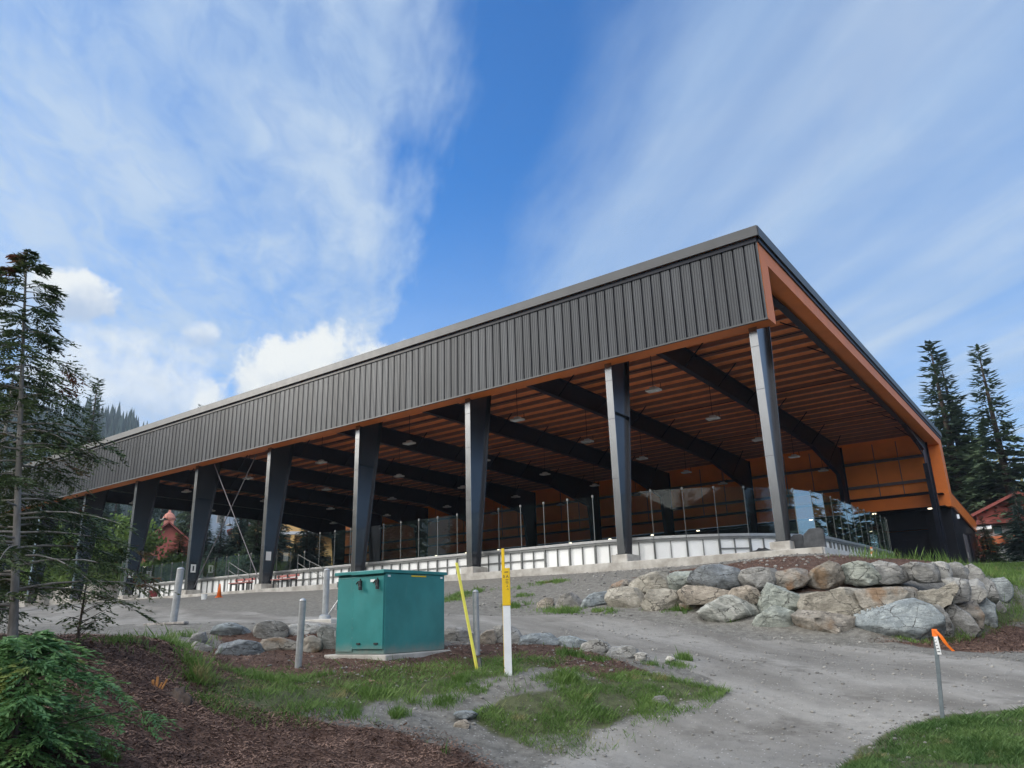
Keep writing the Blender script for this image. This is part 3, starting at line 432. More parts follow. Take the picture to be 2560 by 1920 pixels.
def zmask(X, Y, key, soft=.25, nz=.5, seed=3):
    s = np.full(np.shape(X), -1e9)
    for p in ZONES[key]: s = np.maximum(s, sdist(X, Y, p))
    s = s+nz*(fbm(X, Y, 1.6, 4, seed)-.5)
    return np.clip(s/soft+.5, 0, 1)
def bump_z(X, Y):
    r = np.hypot(X-CAM[0], Y-CAM[1]); k = np.clip(1.4-r/30, .15, 1)
    return k*(.16*(fbm(X, Y, .8, 4, 11)-.5)+.05*(fbm(X, Y, 4.0, 3, 5)-.5))
def gzn(X, Y):
    flat = zmask(X, Y, 'road', 1.2, 0)
    b = bump_z(X, Y)
    return gz(X, Y)+b*(1-.75*flat)*np.clip((-.4-np.asarray(Y, float))/2+.5, 0, 1)
fa = math.atan2(fw[0], fw[1])
ang = np.concatenate([np.arange(-180, -42, 6), np.arange(-42, 42.01, .36), np.arange(44, 180, 6)])
ang = fa+np.radians(ang)
rad = np.concatenate([[.05, 1, 2, 3, 4, 5, 5.8], np.geomspace(6.4, 24, 120), np.geomspace(24.6, 75, 60), np.geomspace(80, 900, 18)])
RR, AA = np.meshgrid(rad, ang, indexing='ij')
GX = CAM[0]+RR*np.sin(AA); GY = CAM[1]+RR*np.cos(AA)
GZ = gzn(GX, GY)
nr, na = RR.shape
mk = {k: zmask(GX, GY, k) for k in ('mulch', 'road', 'grass')}
rear = np.clip((-31-GY)/3, 0, 1)
far = np.clip((np.maximum(-66-GX, GY-56)-4)/8, 0, 1); mk['grass'] = np.maximum(np.maximum(mk['grass'], far), rear)
mk['grass'] = np.maximum(mk['grass'], np.clip((GX-7.2)/.8, 0, 1)*np.clip((GY+6)/2, 0, 1))
att = np.stack([mk['mulch'], mk['road'], mk['grass'], np.ones_like(RR)], -1).reshape(-1, 4)
idx = np.arange(nr*na).reshape(nr, na)
i0 = idx[:-1, :]; i1 = idx[1:, :]
F = np.stack([i0, np.roll(i0, -1, 1), np.roll(i1, -1, 1), i1], -1).reshape(-1, 4)[:, ::-1]
fm = att[F].mean(1)
sel = np.where(fm[:, 1] > .5, 1, np.where(fm[:, 0] > .5, 0, 2))
GV = np.stack([GX, GY, GZ], -1).reshape(-1, 3)
def ground_material():
    m = bpy.data.materials.new('bare_gravelly_ground'); m.use_nodes = True; t = NT(m.node_tree)
    p = t.n('ShaderNodeBsdfPrincipled'); o = t.n('ShaderNodeOutputMaterial'); t.t.links.new(p.outputs[0], o.inputs[0])
    co = t.n('ShaderNodeTexCoord').outputs['Object']
    at = t.n('ShaderNodeAttribute', attribute_name='zone'); r, gch, b = t.sep(at.outputs['Color'])
    n1 = t.noise(co, .55, 6, .6); n2 = t.noise(co, 7, 6, .65); n3 = t.noise(co, 45, 4, .7); n4 = t.noise(co, 130, 2, .6)
    vo = t.n('ShaderNodeTexVoronoi'); t.put(vo.inputs['Vector'], co); vo.inputs['Scale'].default_value = 30
    vc = t.sep(vo.outputs['Color'])[0]
    grav = t.mix(t.sstep(n2, .3, .7), (.135, .131, .120, 1), (.235, .230, .213, 1))
    grav = t.mix(t.m('MULTIPLY', t.sstep(vc, .72, .95), t.sstep(vo.outputs['Distance'], .42, .25)), grav, (.36, .355, .345, 1))
    grav = t.mix(t.m('MULTIPLY', t.sstep(n3, .55, .75), .6), grav, (.085, .08, .08, 1))
    # compacted road: stretched wheel tracks along its run
    rd = t.vm('MULTIPLY', t.vm('ADD', co, t.vm('MULTIPLY', t.noise(co, .35, 2, .5, 0, True), (1.6, 1.6, 0))), (1, 1, 1))
    al = t.vm('DOT_PRODUCT', rd, (.86, -.51, 0)); ac = t.vm('DOT_PRODUCT', rd, (.51, .86, 0))
    tr = t.m('ADD', t.m('MULTIPLY', t.noise(t.comb(t.m('MULTIPLY', al, .10), t.m('MULTIPLY', ac, .8), 0), 1.2, 4, .55), .72), t.m('MULTIPLY', t.noise(co, .8, 6, .65), .28))
    road = t.mix(t.sstep(tr, .32, .68), (.162, .155, .142, 1), (.325, .317, .298, 1))
    road = t.mix(t.m('MULTIPLY', t.sstep(n2, .42, .75), .35), road, (.15, .145, .145, 1))
    road = t.mix(t.m('MULTIPLY', t.sstep(vc, .86, .98), t.sstep(vo.outputs['Distance'], .40, .2)), road, (.42, .42, .41, 1))
    road = t.mix(t.m('MULTIPLY', t.sstep(n3, .60, .78), .55), road, (.10, .10, .10, 1))
    road = t.mix(t.m('MULTIPLY', t.sstep(t.noise(t.vm('MULTIPLY', co, (1, 1.6, 1)), .75, 5, .7), .54, .66), .55), road, (.115, .108, .098, 1))
    mul = t.mix(t.sstep(n2, .32, .68), (.060, .034, .027, 1), (.130, .080, .062, 1))
    mul = t.mix(t.m('MULTIPLY', t.sstep(n3, .52, .7), .7), mul, (.20, .125, .095, 1))
    mul = t.mix(t.m('MULTIPLY', t.sstep(n1, .45, .7), .45), mul, (.10, .075, .065, 1))
    gra = t.mix(t.sstep(n2, .3, .7), (.045, .055, .022, 1), (.085, .105, .035, 1))
    gra = t.mix(t.m('MULTIPLY', t.sstep(n3, .5, .7), .5), gra, (.12, .10, .06, 1))
    edge = t.m('MULTIPLY', t.m('SUBTRACT', n2, .5), 1.1)
    def msk(ch): return t.sstep(t.m('ADD', ch, edge), .30, .70)
    c = t.mix(msk(gch), grav, road); c = t.mix(msk(r), c, mul); c = t.mix(t.m('MULTIPLY', msk(b), .85), c, gra)
    t.put(p.inputs['Base Color'], c); p.inputs['Roughness'].default_value = .95; p.inputs['Specular IOR Level'].default_value = .2
    bm = t.n('ShaderNodeBump'); bm.inputs['Distance'].default_value = .03; bm.inputs['Strength'].default_value = .9
    h = t.m('ADD', t.m('MULTIPLY', n2, .5), t.m('ADD', t.m('MULTIPLY', n3, .5), t.m('ADD', t.m('MULTIPLY', n4, .18), t.m('MULTIPLY', t.sstep(vo.outputs['Distance'], .5, .1), .25))))
    t.put(bm.inputs['Height'], t.m('MULTIPLY', h, t.m('SUBTRACT', 1.0, t.m('MULTIPLY', msk(gch), .55)))); t.t.links.new(bm.outputs[0], p.inputs['Normal']); return m
GM = ground_material()
for k, (nm) in enumerate(('mulch_bed', 'road', 'ground')):
    f = F[sel == k]; us, inv = np.unique(f, return_inverse=True)
    o = raw_mesh(nm, GV[us], inv.reshape(-1, 4), GM, None, (0, 0, 0), True, {'zone': att[us]})
    tag(o, {'mulch_bed': 'reddish brown bark mulch beds around the cabinet and on the rock wall ledge', 'road': 'compacted pale grey gravel road passing in front of the arena', 'ground': 'grey gravelly bare ground with thin grass and soil'}[nm], {'mulch_bed': 'mulch bed', 'road': 'gravel road', 'ground': 'ground'}[nm], None, 'structure')

# ------------------------------------------------------------------ arena building
FX = [0, -6.03]+[-6.03-7.5*k for k in range(1, 9)]; FX[-1] = -65.0
XL, XR = -66.0, .91
def zd(y): return 10.86-.0135*(y+.5)
AR = thing('arena_building', (-30, 18, -.3), 'long black steel open sided ice arena with orange soffits and ribbed charcoal fascia', 'arena')
# roof slab with metal edge trim
b = MB(); b.prism([(-.52, zd(-.52)), (39.9, zd(39.9)), (39.9, zd(39.9)+.2), (-.52, zd(-.52)+.2)], 'x', XL+.05, XR-.06); b.build('roof_deck', M['deck'], AR)
b = MB(); b.prism([(-.7, zd(-.7)+.203), (40.1, zd(40.1)+.203), (40.1, zd(40.1)+.30), (-.7, zd(-.7)+.30)], 'x', XL-.08, XR+.08)
b.build('roof', M['trim'], AR)
b = MB(); b.box(XL-.1, XR+.1, -.74, -.68, 10.80, 11.20)
b.prism([(-.68, 10.80), (40.14, zd(40.14)-.03), (40.14, zd(40.14)+.33), (-.68, 11.20)], 'x', XR+.085, XR+.125)
b.build('roof_trim', M['trim'], AR, bevel=.008)
b = MB(); b.box(XL, XR-.02, -.62, -.54, 10.62, 10.80); b.prism([(-.5, 10.62), (40.0, zd(40)-.2), (40.0, zd(40)-.02), (-.5, 10.80)], 'x', XR-.055, XR+.055); b.build('shadow_gap', M['black'], AR)
# ribbed fascia: standing-seam sheets .42 wide with fine striations
prof = []; x = XL
while x < XR-.05:
    for q, (fx, fy) in enumerate(((0, .06), (.062, .06), (.063, -.014), (.076, -.014), (.08, 0), (.12, 0), (.13, -.017), (.155, -.017), (.165, 0), (.22, 0), (.23, -.017), (.255, -.017), (.265, 0), (.32, 0), (.33, -.017), (.355, -.017), (.365, 0), (.41, 0), (.419, -.012))):
        prof.append((x+fx, -.56+fy, q in (0, 1, 18)))
    x += .42
prof = [p for p in prof if p[0] < XR]; prof.append((XR-.005, -.56, False))
seamf = [p[2] for p in prof]; prof = [p[:2] for p in prof]
n = len(prof); V = [(px, py, z) for z in (7.66, 10.66) for px, py in prof]
o = raw_mesh('fascia_cladding', V, [(i, i+1, n+i+1, n+i) for i in range(n-1)], M['cladding'], AR)
o.data.materials.append(M['black']); o.data.polygons.foreach_set('material_index', [int(seamf[i]) for i in range(n-1)])
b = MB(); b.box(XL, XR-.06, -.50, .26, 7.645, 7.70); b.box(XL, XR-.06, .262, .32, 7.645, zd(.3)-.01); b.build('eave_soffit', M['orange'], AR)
b = MB(); b.box(XL, XR-.005, -.60, -.505, 7.60, 7.657); b.build('drip_edge', M['trim'], AR)
b = MB(); b.box(XR-.055, XR, -.50, .32, 7.647, 10.62); b.build('end_panel', M['orange'], AR)
def zr(y): return 10.0-.0118*y
b = MB(); b.prism([(.323, zr(.32)), (38.6, zr(38.6)), (38.6, zd(38.6)-.21), (.323, 10.615)], 'x', XR-.05, XR-.002)
b.prism([(.323, zr(.32)+.002), (38.6, zr(38.6)+.002), (38.6, zr(38.6)+.06), (.323, zr(.32)+.06)], 'x', .18, XR-.052)
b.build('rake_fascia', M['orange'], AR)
b = MB(); b.box(-.05, XR, 38.6, 40.0, 4.85, zd(39)-.22); b.build('end_leg_panel', M['orange'], AR)
# frames
MID = []
for k, fx in enumerate(FX):
    c = fx+.15
    b = MB(); top = zd(1)-.27
    b.prism([(.03, 0), (.58, 0), (1.72, 9.25), (1.72, top), (.03, top)], 'x', c-.02, c+.02)
    fl_ = MB(); fl_.box(c-.15, c+.15, 0, .028, .026, top)
    b.slab((c, .60, .02), (c, 1.75, 9.3), .30, .028); b.box(c-.2, c+.2, -.04, .68, 0, .025)
    for zz in (3.0, 5.6): b.box(c+.021, c+.15, .03, .6+.124*zz-.03, zz, zz+.02) if zz > 5 and k % 2 else None
    for zz in (2.9, 5.3, 6.9): b.box(c-.152, c+.152, -.004, -.001, zz, zz+.02)
    for (bx_, by_) in ((-.1, .15), (.1, .15), (-.1, .48), (.1, .48)): b.tube([(c+bx_, by_, 0), (c+bx_, by_, .09)], .022, 6)
    col_ = b.build('column', M['colsteel'], AR)
    fl_.build('flange', M['colflange'], col_)
    pe = MB(); pe.box(c-.34, c+.34, -.16, .86, -.62 if k < 4 else -.45, -.001); pe.build('pedestal', M['concrete'], col_, bevel=.02)
    b = MB(); T = lambda y: zd(y)-.27
    bot = [(1.72, 8.9), (4.2, 9.42), (20, 9.18), (29, 8.88), (35.3, 7.7)] if k else [(1.72, 9.5), (4.2, 9.80), (20, 9.62), (29, 9.45), (35.3, 8.7)]
    b.prism(bot+[(35.3, T(35.3)), (1.72, T(1.72))], 'x', c-.02, c+.02)
    for (y0, z0), (y1, z1) in zip(bot[:-1], bot[1:]): b.slab((c, y0, z0), (c, y1, z1), .30, .03)
    b.slab((c, 1.7, T(1.7)), (c, 35.3, T(35.3)), .30, .03)
    for yy in np.arange(3.6, 34, 4.2):
        zb = float(np.interp(yy, [p[0] for p in bot], [p[1] for p in bot]))
        for s in (-1, 1):
            if k or s < 0: b.slab((c, yy, zb+.05), (c+s*1.15, yy, zd(yy)-.2), .05, .05)
    b.build('rafter', M['black'], AR)
    b = MB(); b.prism([(36.2, -.3), (37.2, -.3), (37.2, T(37.2)), (35.32, T(35.3)), (35.32, 7.7)], 'x', c-.02, c+.02)
    b.slab((c, 36.2, -.3), (c, 35.32, 7.7), .30, .03); b.box(c-.15, c+.15, 37.2, 37.23, -.3, T(37.2)); b.build('rear_column', M['black'], AR)
for i in range(29):
    yy = 1.1+i*1.26
    b = MB(); b.box(XL+.1, .16, yy, yy+.03, zd(yy)-.25, zd(yy)-.01); b.box(XL+.1, .16, yy-.06, yy, zd(yy)-.25, zd(yy)-.235); b.build('purlin', M['purlin'], AR)
for yy in (9.3, 18.5, 27.5):     # sag rods / conduit under the deck
    b = MB(); b.tube([(XL+.2, yy, zd(yy)-.33), (.1, yy, zd(yy)-.33)], .025, 6); b.build('conduit', M['black'], AR)
# back wall
b = MB(); b.box(XL, -.055, 37.8, 37.9, 5.95, zd(37.9)-.003); b.build('rear_wall', M['orangew'], AR)
for k in range(9):
    x0, x1 = FX[k+1], FX[k]
    for f in (.38, .66): b = MB(); b.box(x0+(x1-x0)*f+.1, x0+(x1-x0)*f+.15, 37.755, 37.797, 5.95, zd(37.8)-.27); b.build('wall_seam', M['girt'], AR)
for z0, hh, mt in ((8.58, .2, 'girt'), (6.72, .2, 'girt'), (5.78, .17, 'black')):
    b = MB(); b.box(XL, -.06, 37.56, 37.75, z0, z0+hh); b.box(XL, -.06, 37.50, 37.555, z0, z0+.07); b.build('girt', M[mt], AR)
b = MB(); b.box(XL, .25, 37.62, 37.79, 4.86, 5.74); b.build('canopy_fascia', M['orange'], AR)
b = MB(); b.box(XL, .60, 37.80, 39.39, 4.80, 4.855); b.box(XL, .60, 37.70, 39.39, 5.745, 5.778); b.box(XL, -.06, 37.80, 37.9, 5.78, 5.948); b.build('canopy_soffit', M['blackwall'], AR)
for xx in (-.5, -4.4, -9.2, -13.9, -19.0, -23.5, -28, -32.5, -37, -41.5, -46, -50.5):
    b = MB(); b.lathe([(.14, 0), (.14, .05)], (xx, 38.3, 4.745), 12); b.build('downlight', M['downl'], AR)
b = MB(); b.box(XL, -4.05, 39.4, 39.6, -.3, 4.80); b.box(-1.05, .70, 39.4, 39.6, -.3, 4.80); b.box(-4.048, -1.052, 39.4, 39.6, 3.4, 4.80); lw_ = b.build('rear_dark_wall', M['blackwall'], AR)
b = MB(); b.box(-4.04, -1.06, 39.75, 39.8, -.3, 3.39)
for z0 in np.arange(.3, 3.3, .6): b.box(-4.04, -1.06, 39.735, 39.749, z0, z0+.03)
b.build('garage_door', M['black'], AR)
b = MB()
for xx in (-12, -17.5, -25, -31, -40, -47, -55): b.box(xx, xx+2.4, 39.36, 39.397, -.3, 2.4)
b.build('player_door', M['girt'], AR)
# lean-to annex on the right rear
b = MB(); b.box(.62, .72, 39.602, 52.0, -.6, 5.2); b.box(-8, .72, 52.002, 52.1, -.6, 4.2); b.build('annex_wall', M['blackwall'], AR)
b = MB(); zt = lambda y: 6.0-.0855*(y-39.4)
b.prism([(39.4, zt(39.4)-1.02), (53.0, zt(53)-1.06), (53.0, zt(53)), (39.4, zt(39.4))], 'x', .80, .905); b.box(-8, .797, 52.95, 53.0, zt(53)-1.06, zt(53)-.002)
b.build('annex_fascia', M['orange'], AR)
b = MB(); b.prism([(40.02, zt(40)+.004), (53.05, zt(53.05)+.004), (53.05, zt(53.05)+.06), (40.02, zt(40)+.06)], 'x', -8, .94); b.build('annex_roof', M['trim'], AR)
b = MB(); b.prism([(39.62, zt(39.6)-1.03), (52.9, zt(52.9)-1.06), (52.9, zt(52.9)-1.0), (39.62, zt(39.6)-.97)], 'x', .722, .798); b.build('annex_soffit', M['blackwall'], AR)
b = MB(); b.box(.721, .76, 43.6, 45.6, .2, 3.15); dr_ = b.build('annex_door', M['girt'], AR); b = MB(); b.box(.765, .80, 43.75, 43.9, 1.3, 1.75); b.build('door_handle', M['silver'], dr_)
b = MB(); b.box(.721, .75, 47.0, 49.6, .2, 3.3); b.build('annex_door', M['black'], AR)
b = MB(); b.box(.721, .85, 42.2, 42.5, 4.25, 4.55); b.build('wall_lamp', M['walll'], AR)
b = MB(); b.tube([(.7, 52.4, 4.05), (2.0, 52.4, 4.05)], .33, 14); b.tube([(1.99, 52.4, 4.05), (2.06, 52.4, 4.05)], .38, 14); b.build('vent_pipe', M['silver'], AR)
b = MB(); b.box(.9, 1.9, 53.1, 53.9, 1.9, 3.4); b.build('annex_canopy_end', M['orange'], AR)
# floor slab with kerb
b = MB(); b.box(XL-.5, 1.6, -.36, 52, -.9, -.3); b.build('floor_slab', M['slabc'], AR)
b = MB(); b.box(XL-.5, 1.55, -.42, .78, -1.0, -.292); b.build('kerb', M['concrete'], AR, bevel=.02)
# wind bracing
for p0, p1 in (((-34.6, .4, 7.6), (-29.0, .4, .15)), ((-30.2, .4, 7.6), (-35.6, .4, .15))):
    b = MB(); b.tube([p0, p1], .03, 6); b.build('brace_rod', M['girt'], AR)
b = MB(); b.slab((.12, 38.9, 8.4), (.12, 33.0, 9.35), .09, .09); b.slab((.12, 38.3, 7.6), (.12, 30.5, 9.6), .07, .07); b.build('knee_brace', M['black'], AR)

# ------------------------------------------------------------------ hanging lights
def ceiling_light(x, y, z):
    t = thing('ceiling_light', (x, y, z), 'white high bay light hanging on a thin rod under the arena roof', 'light', 'high bay lights under the arena roof')
    h = MB(); h.box(x-.34, x+.34, y-.24, y+.24, z, z+.09); h.box(x-.16, x+.16, y-.12, y+.12, z+.091, z+.20); h.build('housing', M['lampw'], t, bevel=.015)
    h = MB(); h.box(x-.29, x+.29, y-.19, y+.19, z-.012, z-.002); h.build('lens', M['lens'], t)
    h = MB(); h.tube([(x, y, z+.2), (x, y, zd(y)-.02)], .016, 6); h.tube([(x+.3, y+.2, z+.09), (x+.3, y+.2, z+.42)], .018, 6); h.build('hanger_rod', M['black'], t); return t
L0 = None
for i in range(8):
    for j in range(5):
        p = (-6.8-8.12*i, 6.0+7.2*j, 8.0)
        if p[0] < XL+1: continue
        if L0 is None: L0 = ceiling_light(*p); P0 = p
        else: copy_tree(L0, (p[0]-P0[0], p[1]-P0[1], 0))

# ------------------------------------------------------------------ rink barrier
RB = thing('rink_barrier', (-25, 14, -.3), 'white dasher boards with clear glass panes and steel posts around the rink', 'rink boards')
path = []
def arc(cx, cy, a0, a1, r, n):
    return [(cx+r*cos(radians(a0+(a1-a0)*i/n)), cy+r*sin(radians(a0+(a1-a0)*i/n))) for i in range(n+1)]
R_ = 7.2; x0_, x1_, y0_, y1_ = -51.5, -.35, 1.0, 27.0
loop = arc(x1_-R_, y0_+R_, -90, 0, R_, 24)+arc(x1_-R_, y1_-R_, 0, 90, R_, 24)+arc(x0_+R_, y1_-R_, 90, 180, R_, 24)+arc(x0_+R_, y0_+R_, 180, 270, R_, 24)
loop = [(x1_-R_-.001, y0_)]+loop+[(x0_+R_+.01, y0_)]
loop.append(loop[0]); LP = np.array(loop); sg = np.hypot(*np.diff(LP, axis=0).T); cs = np.concatenate([[0], np.cumsum(sg)])
def at(s): s = s % cs[-1]; return np.array([np.interp(s, cs, LP[:, 0]), np.interp(s, cs, LP[:, 1])])
NS = int(round(cs[-1]/1.22)); ds = cs[-1]/NS
ZT, ZB = .60, -.285
for k in range(NS):
    s0 = k*ds; p0, p1 = at(s0), at(s0+ds); mid = (p0+p1)/2; t = (p1-p0)/np.linalg.norm(p1-p0); nrm = np.array([t[1], -t[0]])  # outward
    near = mid[1] < 9 or mid[0] > -3
    if not (near or mid[1] > 26 or mid[0] < -48): continue
    def P(u, o, z): q = p0+(p1-p0)*u+nrm*o; return (q[0], q[1], z)
    def bar(bm, u0, u1, o0, o1, z0, z1): bm.add([P(uu, oo, z) for z in (z0, z1) for oo in (o0, o1) for uu in (u0, u1)], [(0, 2, 3, 1), (4, 5, 7, 6), (0, 1, 5, 4), (2, 6, 7, 3), (0, 4, 6, 2), (1, 3, 7, 5)])
    bm = MB(); bar(bm, 0.002, .998, 0, .02, ZB, ZT-.01); pn = bm.build('board_panel', M['white'], RB)
    if near:
        fr = MB(); bar(fr, 0, .024, .021, .11, ZB, ZT-.01); bar(fr, .976, 1.0, .021, .11, ZB, ZT-.01); bar(fr, .025, .975, .021, .10, ZB, ZB+.05)
        bar(fr, .025, .975, .021, .10, ZT-.09, ZT-.012)
        rr_ = random.Random(k*7+3).random()
        bar(fr, .487, .513, .021, .085, ZB+.051, ZT-.091)
        if -29 < mid[0] < -9.5 or rr_ < .08: bar(fr, .025, .486, .021, .08, .12, .165); bar(fr, .514, .975, .021, .08, .12, .165)
        fr.build('board_frame', M['frame'], pn)
    tr = MB(); bar(tr, 0, .999, -.03, .13, ZT, ZT+.10); tr.build('top_rail', M['alu'], RB, bevel=.008)
    hg = 2.50 if not (mid[1] < 3 and -44 < mid[0] < -24.2) else 1.85
    if mid[1] < 3 and -27.5 < mid[0] < -24.2: hg = 1.60
    gl = MB(); bar(gl, .012, .988, .03, .042, ZT+.101, hg); gl.build('glass_pane', M['glass'], RB)
    st = MB(); bar(st, -.008, .008, .025, .05, ZT+.102, hg-.03); sp = st.build('stanchion', M['frame'], RB)
    if near: cp = MB(); bar(cp, -.032, .032, .01, .06, hg-.05, hg+.05); cp.build('stanchion_cap', M['frame'], sp)
# ------------------------------------------------------------------ boulders
_ico = None
def ico(n):
    import bmesh
    bm = bmesh.new(); bmesh.ops.create_icosphere(bm, subdivisions=n, radius=1); V = np.array([v.co[:] for v in bm.verts]); F = np.array([[v.index for v in f.verts] for f in bm.faces]); bm.free(); return V, F
ICO = {4: ico(4), 5: ico(5)}
def boulder(lab, grp, colr, P, az, uv, seed):
    U = np.array(uv); c = (U.min(0)+U.max(0))/2; U = U-c; w_, h_ = U.max(0)-U.min(0)
    if 2 <= 0: pass
    big = max(w_, h_) > .55; V, F = ICO[5 if big else 4]
    dep = min(max(w_, h_)*.5, .18+.55*min(w_, h_))
    # radius of the outline in each direction
    th = np.linspace(-pi, pi, 361); n = len(U); rad_ = np.zeros_like(th)
    for i, a in enumerate(th):
        dx_, dy_ = cos(a), sin(a); best = .02
        for k in range(n):
            p, q = U[k], U[(k+1) % n]; e = q-p; den = dx_*e[1]-dy_*e[0]
            if abs(den) < 1e-9: continue
            t = (p[0]*e[1]-p[1]*e[0])/den; s_ = (p[0]*dy_-p[1]*dx_)/den
            if t > 0 and -1e-6 <= s_ <= 1+1e-6: best = max(best, t)
        rad_[i] = best
    k_ = np.ones(3)/3; rad_ = np.convolve(np.concatenate([rad_[-2:-1], rad_, rad_[1:2]]), k_, 'valid')
    a = np.arctan2(V[:, 2], V[:, 0]); cs_ = np.hypot(V[:, 0], V[:, 2]); sn = V[:, 1]
    Rf = np.interp(a, th, rad_)
    Rf = Rf*1.20+.02; ce = np.sign(cs_)*np.abs(cs_)**.36; se = np.sign(sn)*np.abs(sn)**.34
    X = Rf*ce*np.cos(a); Z = Rf*ce*np.sin(a); Y = dep*se
    Q = np.stack([X, Y, Z], -1)
    rg = np.random.RandomState(seed)
    for _ in range(12):        # broken faces
        nn = rg.normal(size=3); nn[1] = -abs(nn[1])*2.2-.75; nn /= np.linalg.norm(nn)
        pr = Q@nn; lim = pr.max()*rg.uniform(.60, .88); Q = Q-np.outer(np.clip(pr-lim, 0, None)*.985, nn)
    nv = Q/(np.linalg.norm(Q, axis=1, keepdims=True)+1e-6); sc_ = min(w_, h_)
    f1 = fbm(Q[:, 0]*1.0+Q[:, 1]*1.7+seed*3.1, Q[:, 2]*1.3-Q[:, 1]*.8, 2.4/sc_*.6, 4, seed)-.5
    f2 = fbm(Q[:, 0]*1.0-Q[:, 1]*1.3+seed, Q[:, 2]+Q[:, 1], 9, 4, seed+50)-.5
    f3 = np.abs(fbm(Q[:, 0]*1.4+Q[:, 2]*.5+seed*2, Q[:, 1]*1.5+Q[:, 2]*2.2, 5, 4, seed+9)-.5)
    Q = Q+nv*(f1*.13*sc_+f2*.045-f3*.05)[:, None]
    X = Q[:, 0]+c[0]; Z = Q[:, 2]+c[1]; Y = Q[:, 1]
    ca, sa = cos(az), sin(az)
    Wd = np.stack([P[0]+X*ca+Y*sa, P[1]-X*sa+Y*ca, P[2]+Z], -1)
    o = raw_mesh('boulder', Wd, F, RK[colr], None, P, True); tag(o, lab, 'boulder' if max(w_, h_) > .3 else 'stone', grp)
    if max(w_, h_) <= .3: o.name = 'stone'
    return o
for i, (lab, grp, colr, P, az, uv) in enumerate(ROCKS): boulder(lab, grp, colr, P, az, uv, 100+i)

# ------------------------------------------------------------------ cabinet, posts, markers
def at_ground(x, y, dz=0): return (x, y, g(x, y)+dz)
c = PT['cab_f']; CZ = c[2]+.045; rz = radians(3.0)
CB = thing('utility_cabinet', (c[0], c[1], CZ), 'teal green steel transformer cabinet on a concrete pad with two padlocked handles', 'utility box')
def cab(bm): return bm.xf(rz=rz, t=(c[0], c[1], CZ), piv=(0, 0, 0))
wX, wY, hC = 1.08, 1.50, 1.26
b = MB(); b.box(-wX, 0, 0, wY, .02, hC); cab(b).build('body', M['teal'], CB, bevel=.012)
b = MB(); b.box(-.68, -.012, -.03, -.002, .10, hC-.04); dr_ = cab(b).build('door', M['teal'], CB, bevel=.004)
b = MB(); b.box(-wX+.02, -.69, -.018, -.002, .06, hC-.04); cab(b).build('door', M['teal'], CB, bevel=.004)
b = MB(); b.box(-wX-.03, .02, -.06, wY+.05, hC+.002, hC+.055); b.box(-.70, .03, -.075, -.061, hC-.01, hC+.05); cab(b).build('lid', M['teal'], CB, bevel=.012)
for hx in (-.52, -.14):
    b = MB(); b.box(hx-.04, hx+.03, -.055, -.032, hC-.19, hC-.10); b.tube([(hx+.03, -.07, hC-.07), (hx+.03, -.07, hC-.22)], .012, 6); b.tube([(hx-.07, -.06, hC-.15), (hx-.02, -.07, hC-.11), (hx+.03, -.07, hC-.17)], .012, 6); b.lathe([(.03, 0), (.03, .05), (.012, .07)], (hx+.035, -.075, hC-.25), 8)
    cab(b).build('handle', M['darkmetal'], CB)
    b = MB(); b.box(hx-.05, hx+.03, -.045, -.031, .17, .195); cab(b).build('vent_slot', M['darkmetal'], CB)
b = MB(); b.box(-.30, -.20, -.036, -.031, hC-.13, hC-.09); b.box(.001, .006, .05, .11, hC-.06, hC-.03); b.box(.001, .006, wY-.12, wY-.06, hC-.06, hC-.03); cab(b).build('sticker', M['paper'], CB)
b = MB(); b.box(.001, .005, .62, 1.0, hC-.045, hC-.022); cab(b).build('warning_strip', M['yellow'], CB)
b = MB()
for zz in (.30, .72, 1.08): b.box(-wX-.025, -wX-.002, -.012, .03, zz, zz+.09)
cab(b).build('hinge', M['galv'], CB)
b = MB()
for zz in np.arange(.12, 1.2, .15): b.lathe([(.008, 0), (.005, .004)], (-.69, -.02, zz), 6)
cab(b).build('rivet', M['galv'], CB)
b = MB(); b.box(-wX-.16, .13, -.10, wY+.24, -.35, .018); pad_ = MB(); cab(b).build('concrete_pad', M['concrete'], CB, bevel=.015)
b = MB()   # scratched mark on the pad
for i, (u0, z0, u1, z1) in enumerate(((1.42, -.06, 1.46, -.02), (1.46, -.02, 1.50, -.06), (1.53, -.06, 1.53, -.02), (1.53, -.02, 1.57, -.04), (1.60, -.06, 1.60, -.02), (1.60, -.02, 1.65, -.03))): b.slab((.1325, u0, z0), (.1325, u1, z1), .006, .008)
cab(b).build('pad_marking', M['girt'], CB)
def post(name, x, y, h, r, lab, cat, grp, lean=(0, 0), base=False, brace=None):
    z = g(x, y); t = thing(name, (x, y, z), lab, cat, grp)
    b = MB(); b.tube([(x, y, z-.3), (x+lean[0], y+lean[1], z+h)], r, 20); b.build('pipe', M['galv'], t, smooth=False)
    b = MB(); b.lathe([(r*1.02, 0), (r*1.04, .012), (r*.75, .035), (r*.2, .048)], (x+lean[0], y+lean[1], z+h), 20); b.build('cap', M['galv'], t, smooth=True)
    if base:
        b = MB(); b.box(x-.42, x+.55, y-.3, y+.3, z-.12, z+.035); b.build('concrete_footing', M['concrete'], t, bevel=.02)
        b = MB(); b.lathe([(r*2, .036), (r*1.9, .10), (r*1.1, .13)], (x, y, z), 20); b.build('collar', M['galv'], t)
    if brace:
        b = MB(); b.tube([(x+.08, y, z+.1), brace], .014, 6); b.build('brace', M['galv'], t)
BG = 'galvanised steel guard posts around the cabinet'
x, y, _ = PT['boll1']; post('bollard', x, y, .93, .05, 'short grey steel bollard standing in mulch left of the green cabinet', 'bollard', BG, (.035, .0))
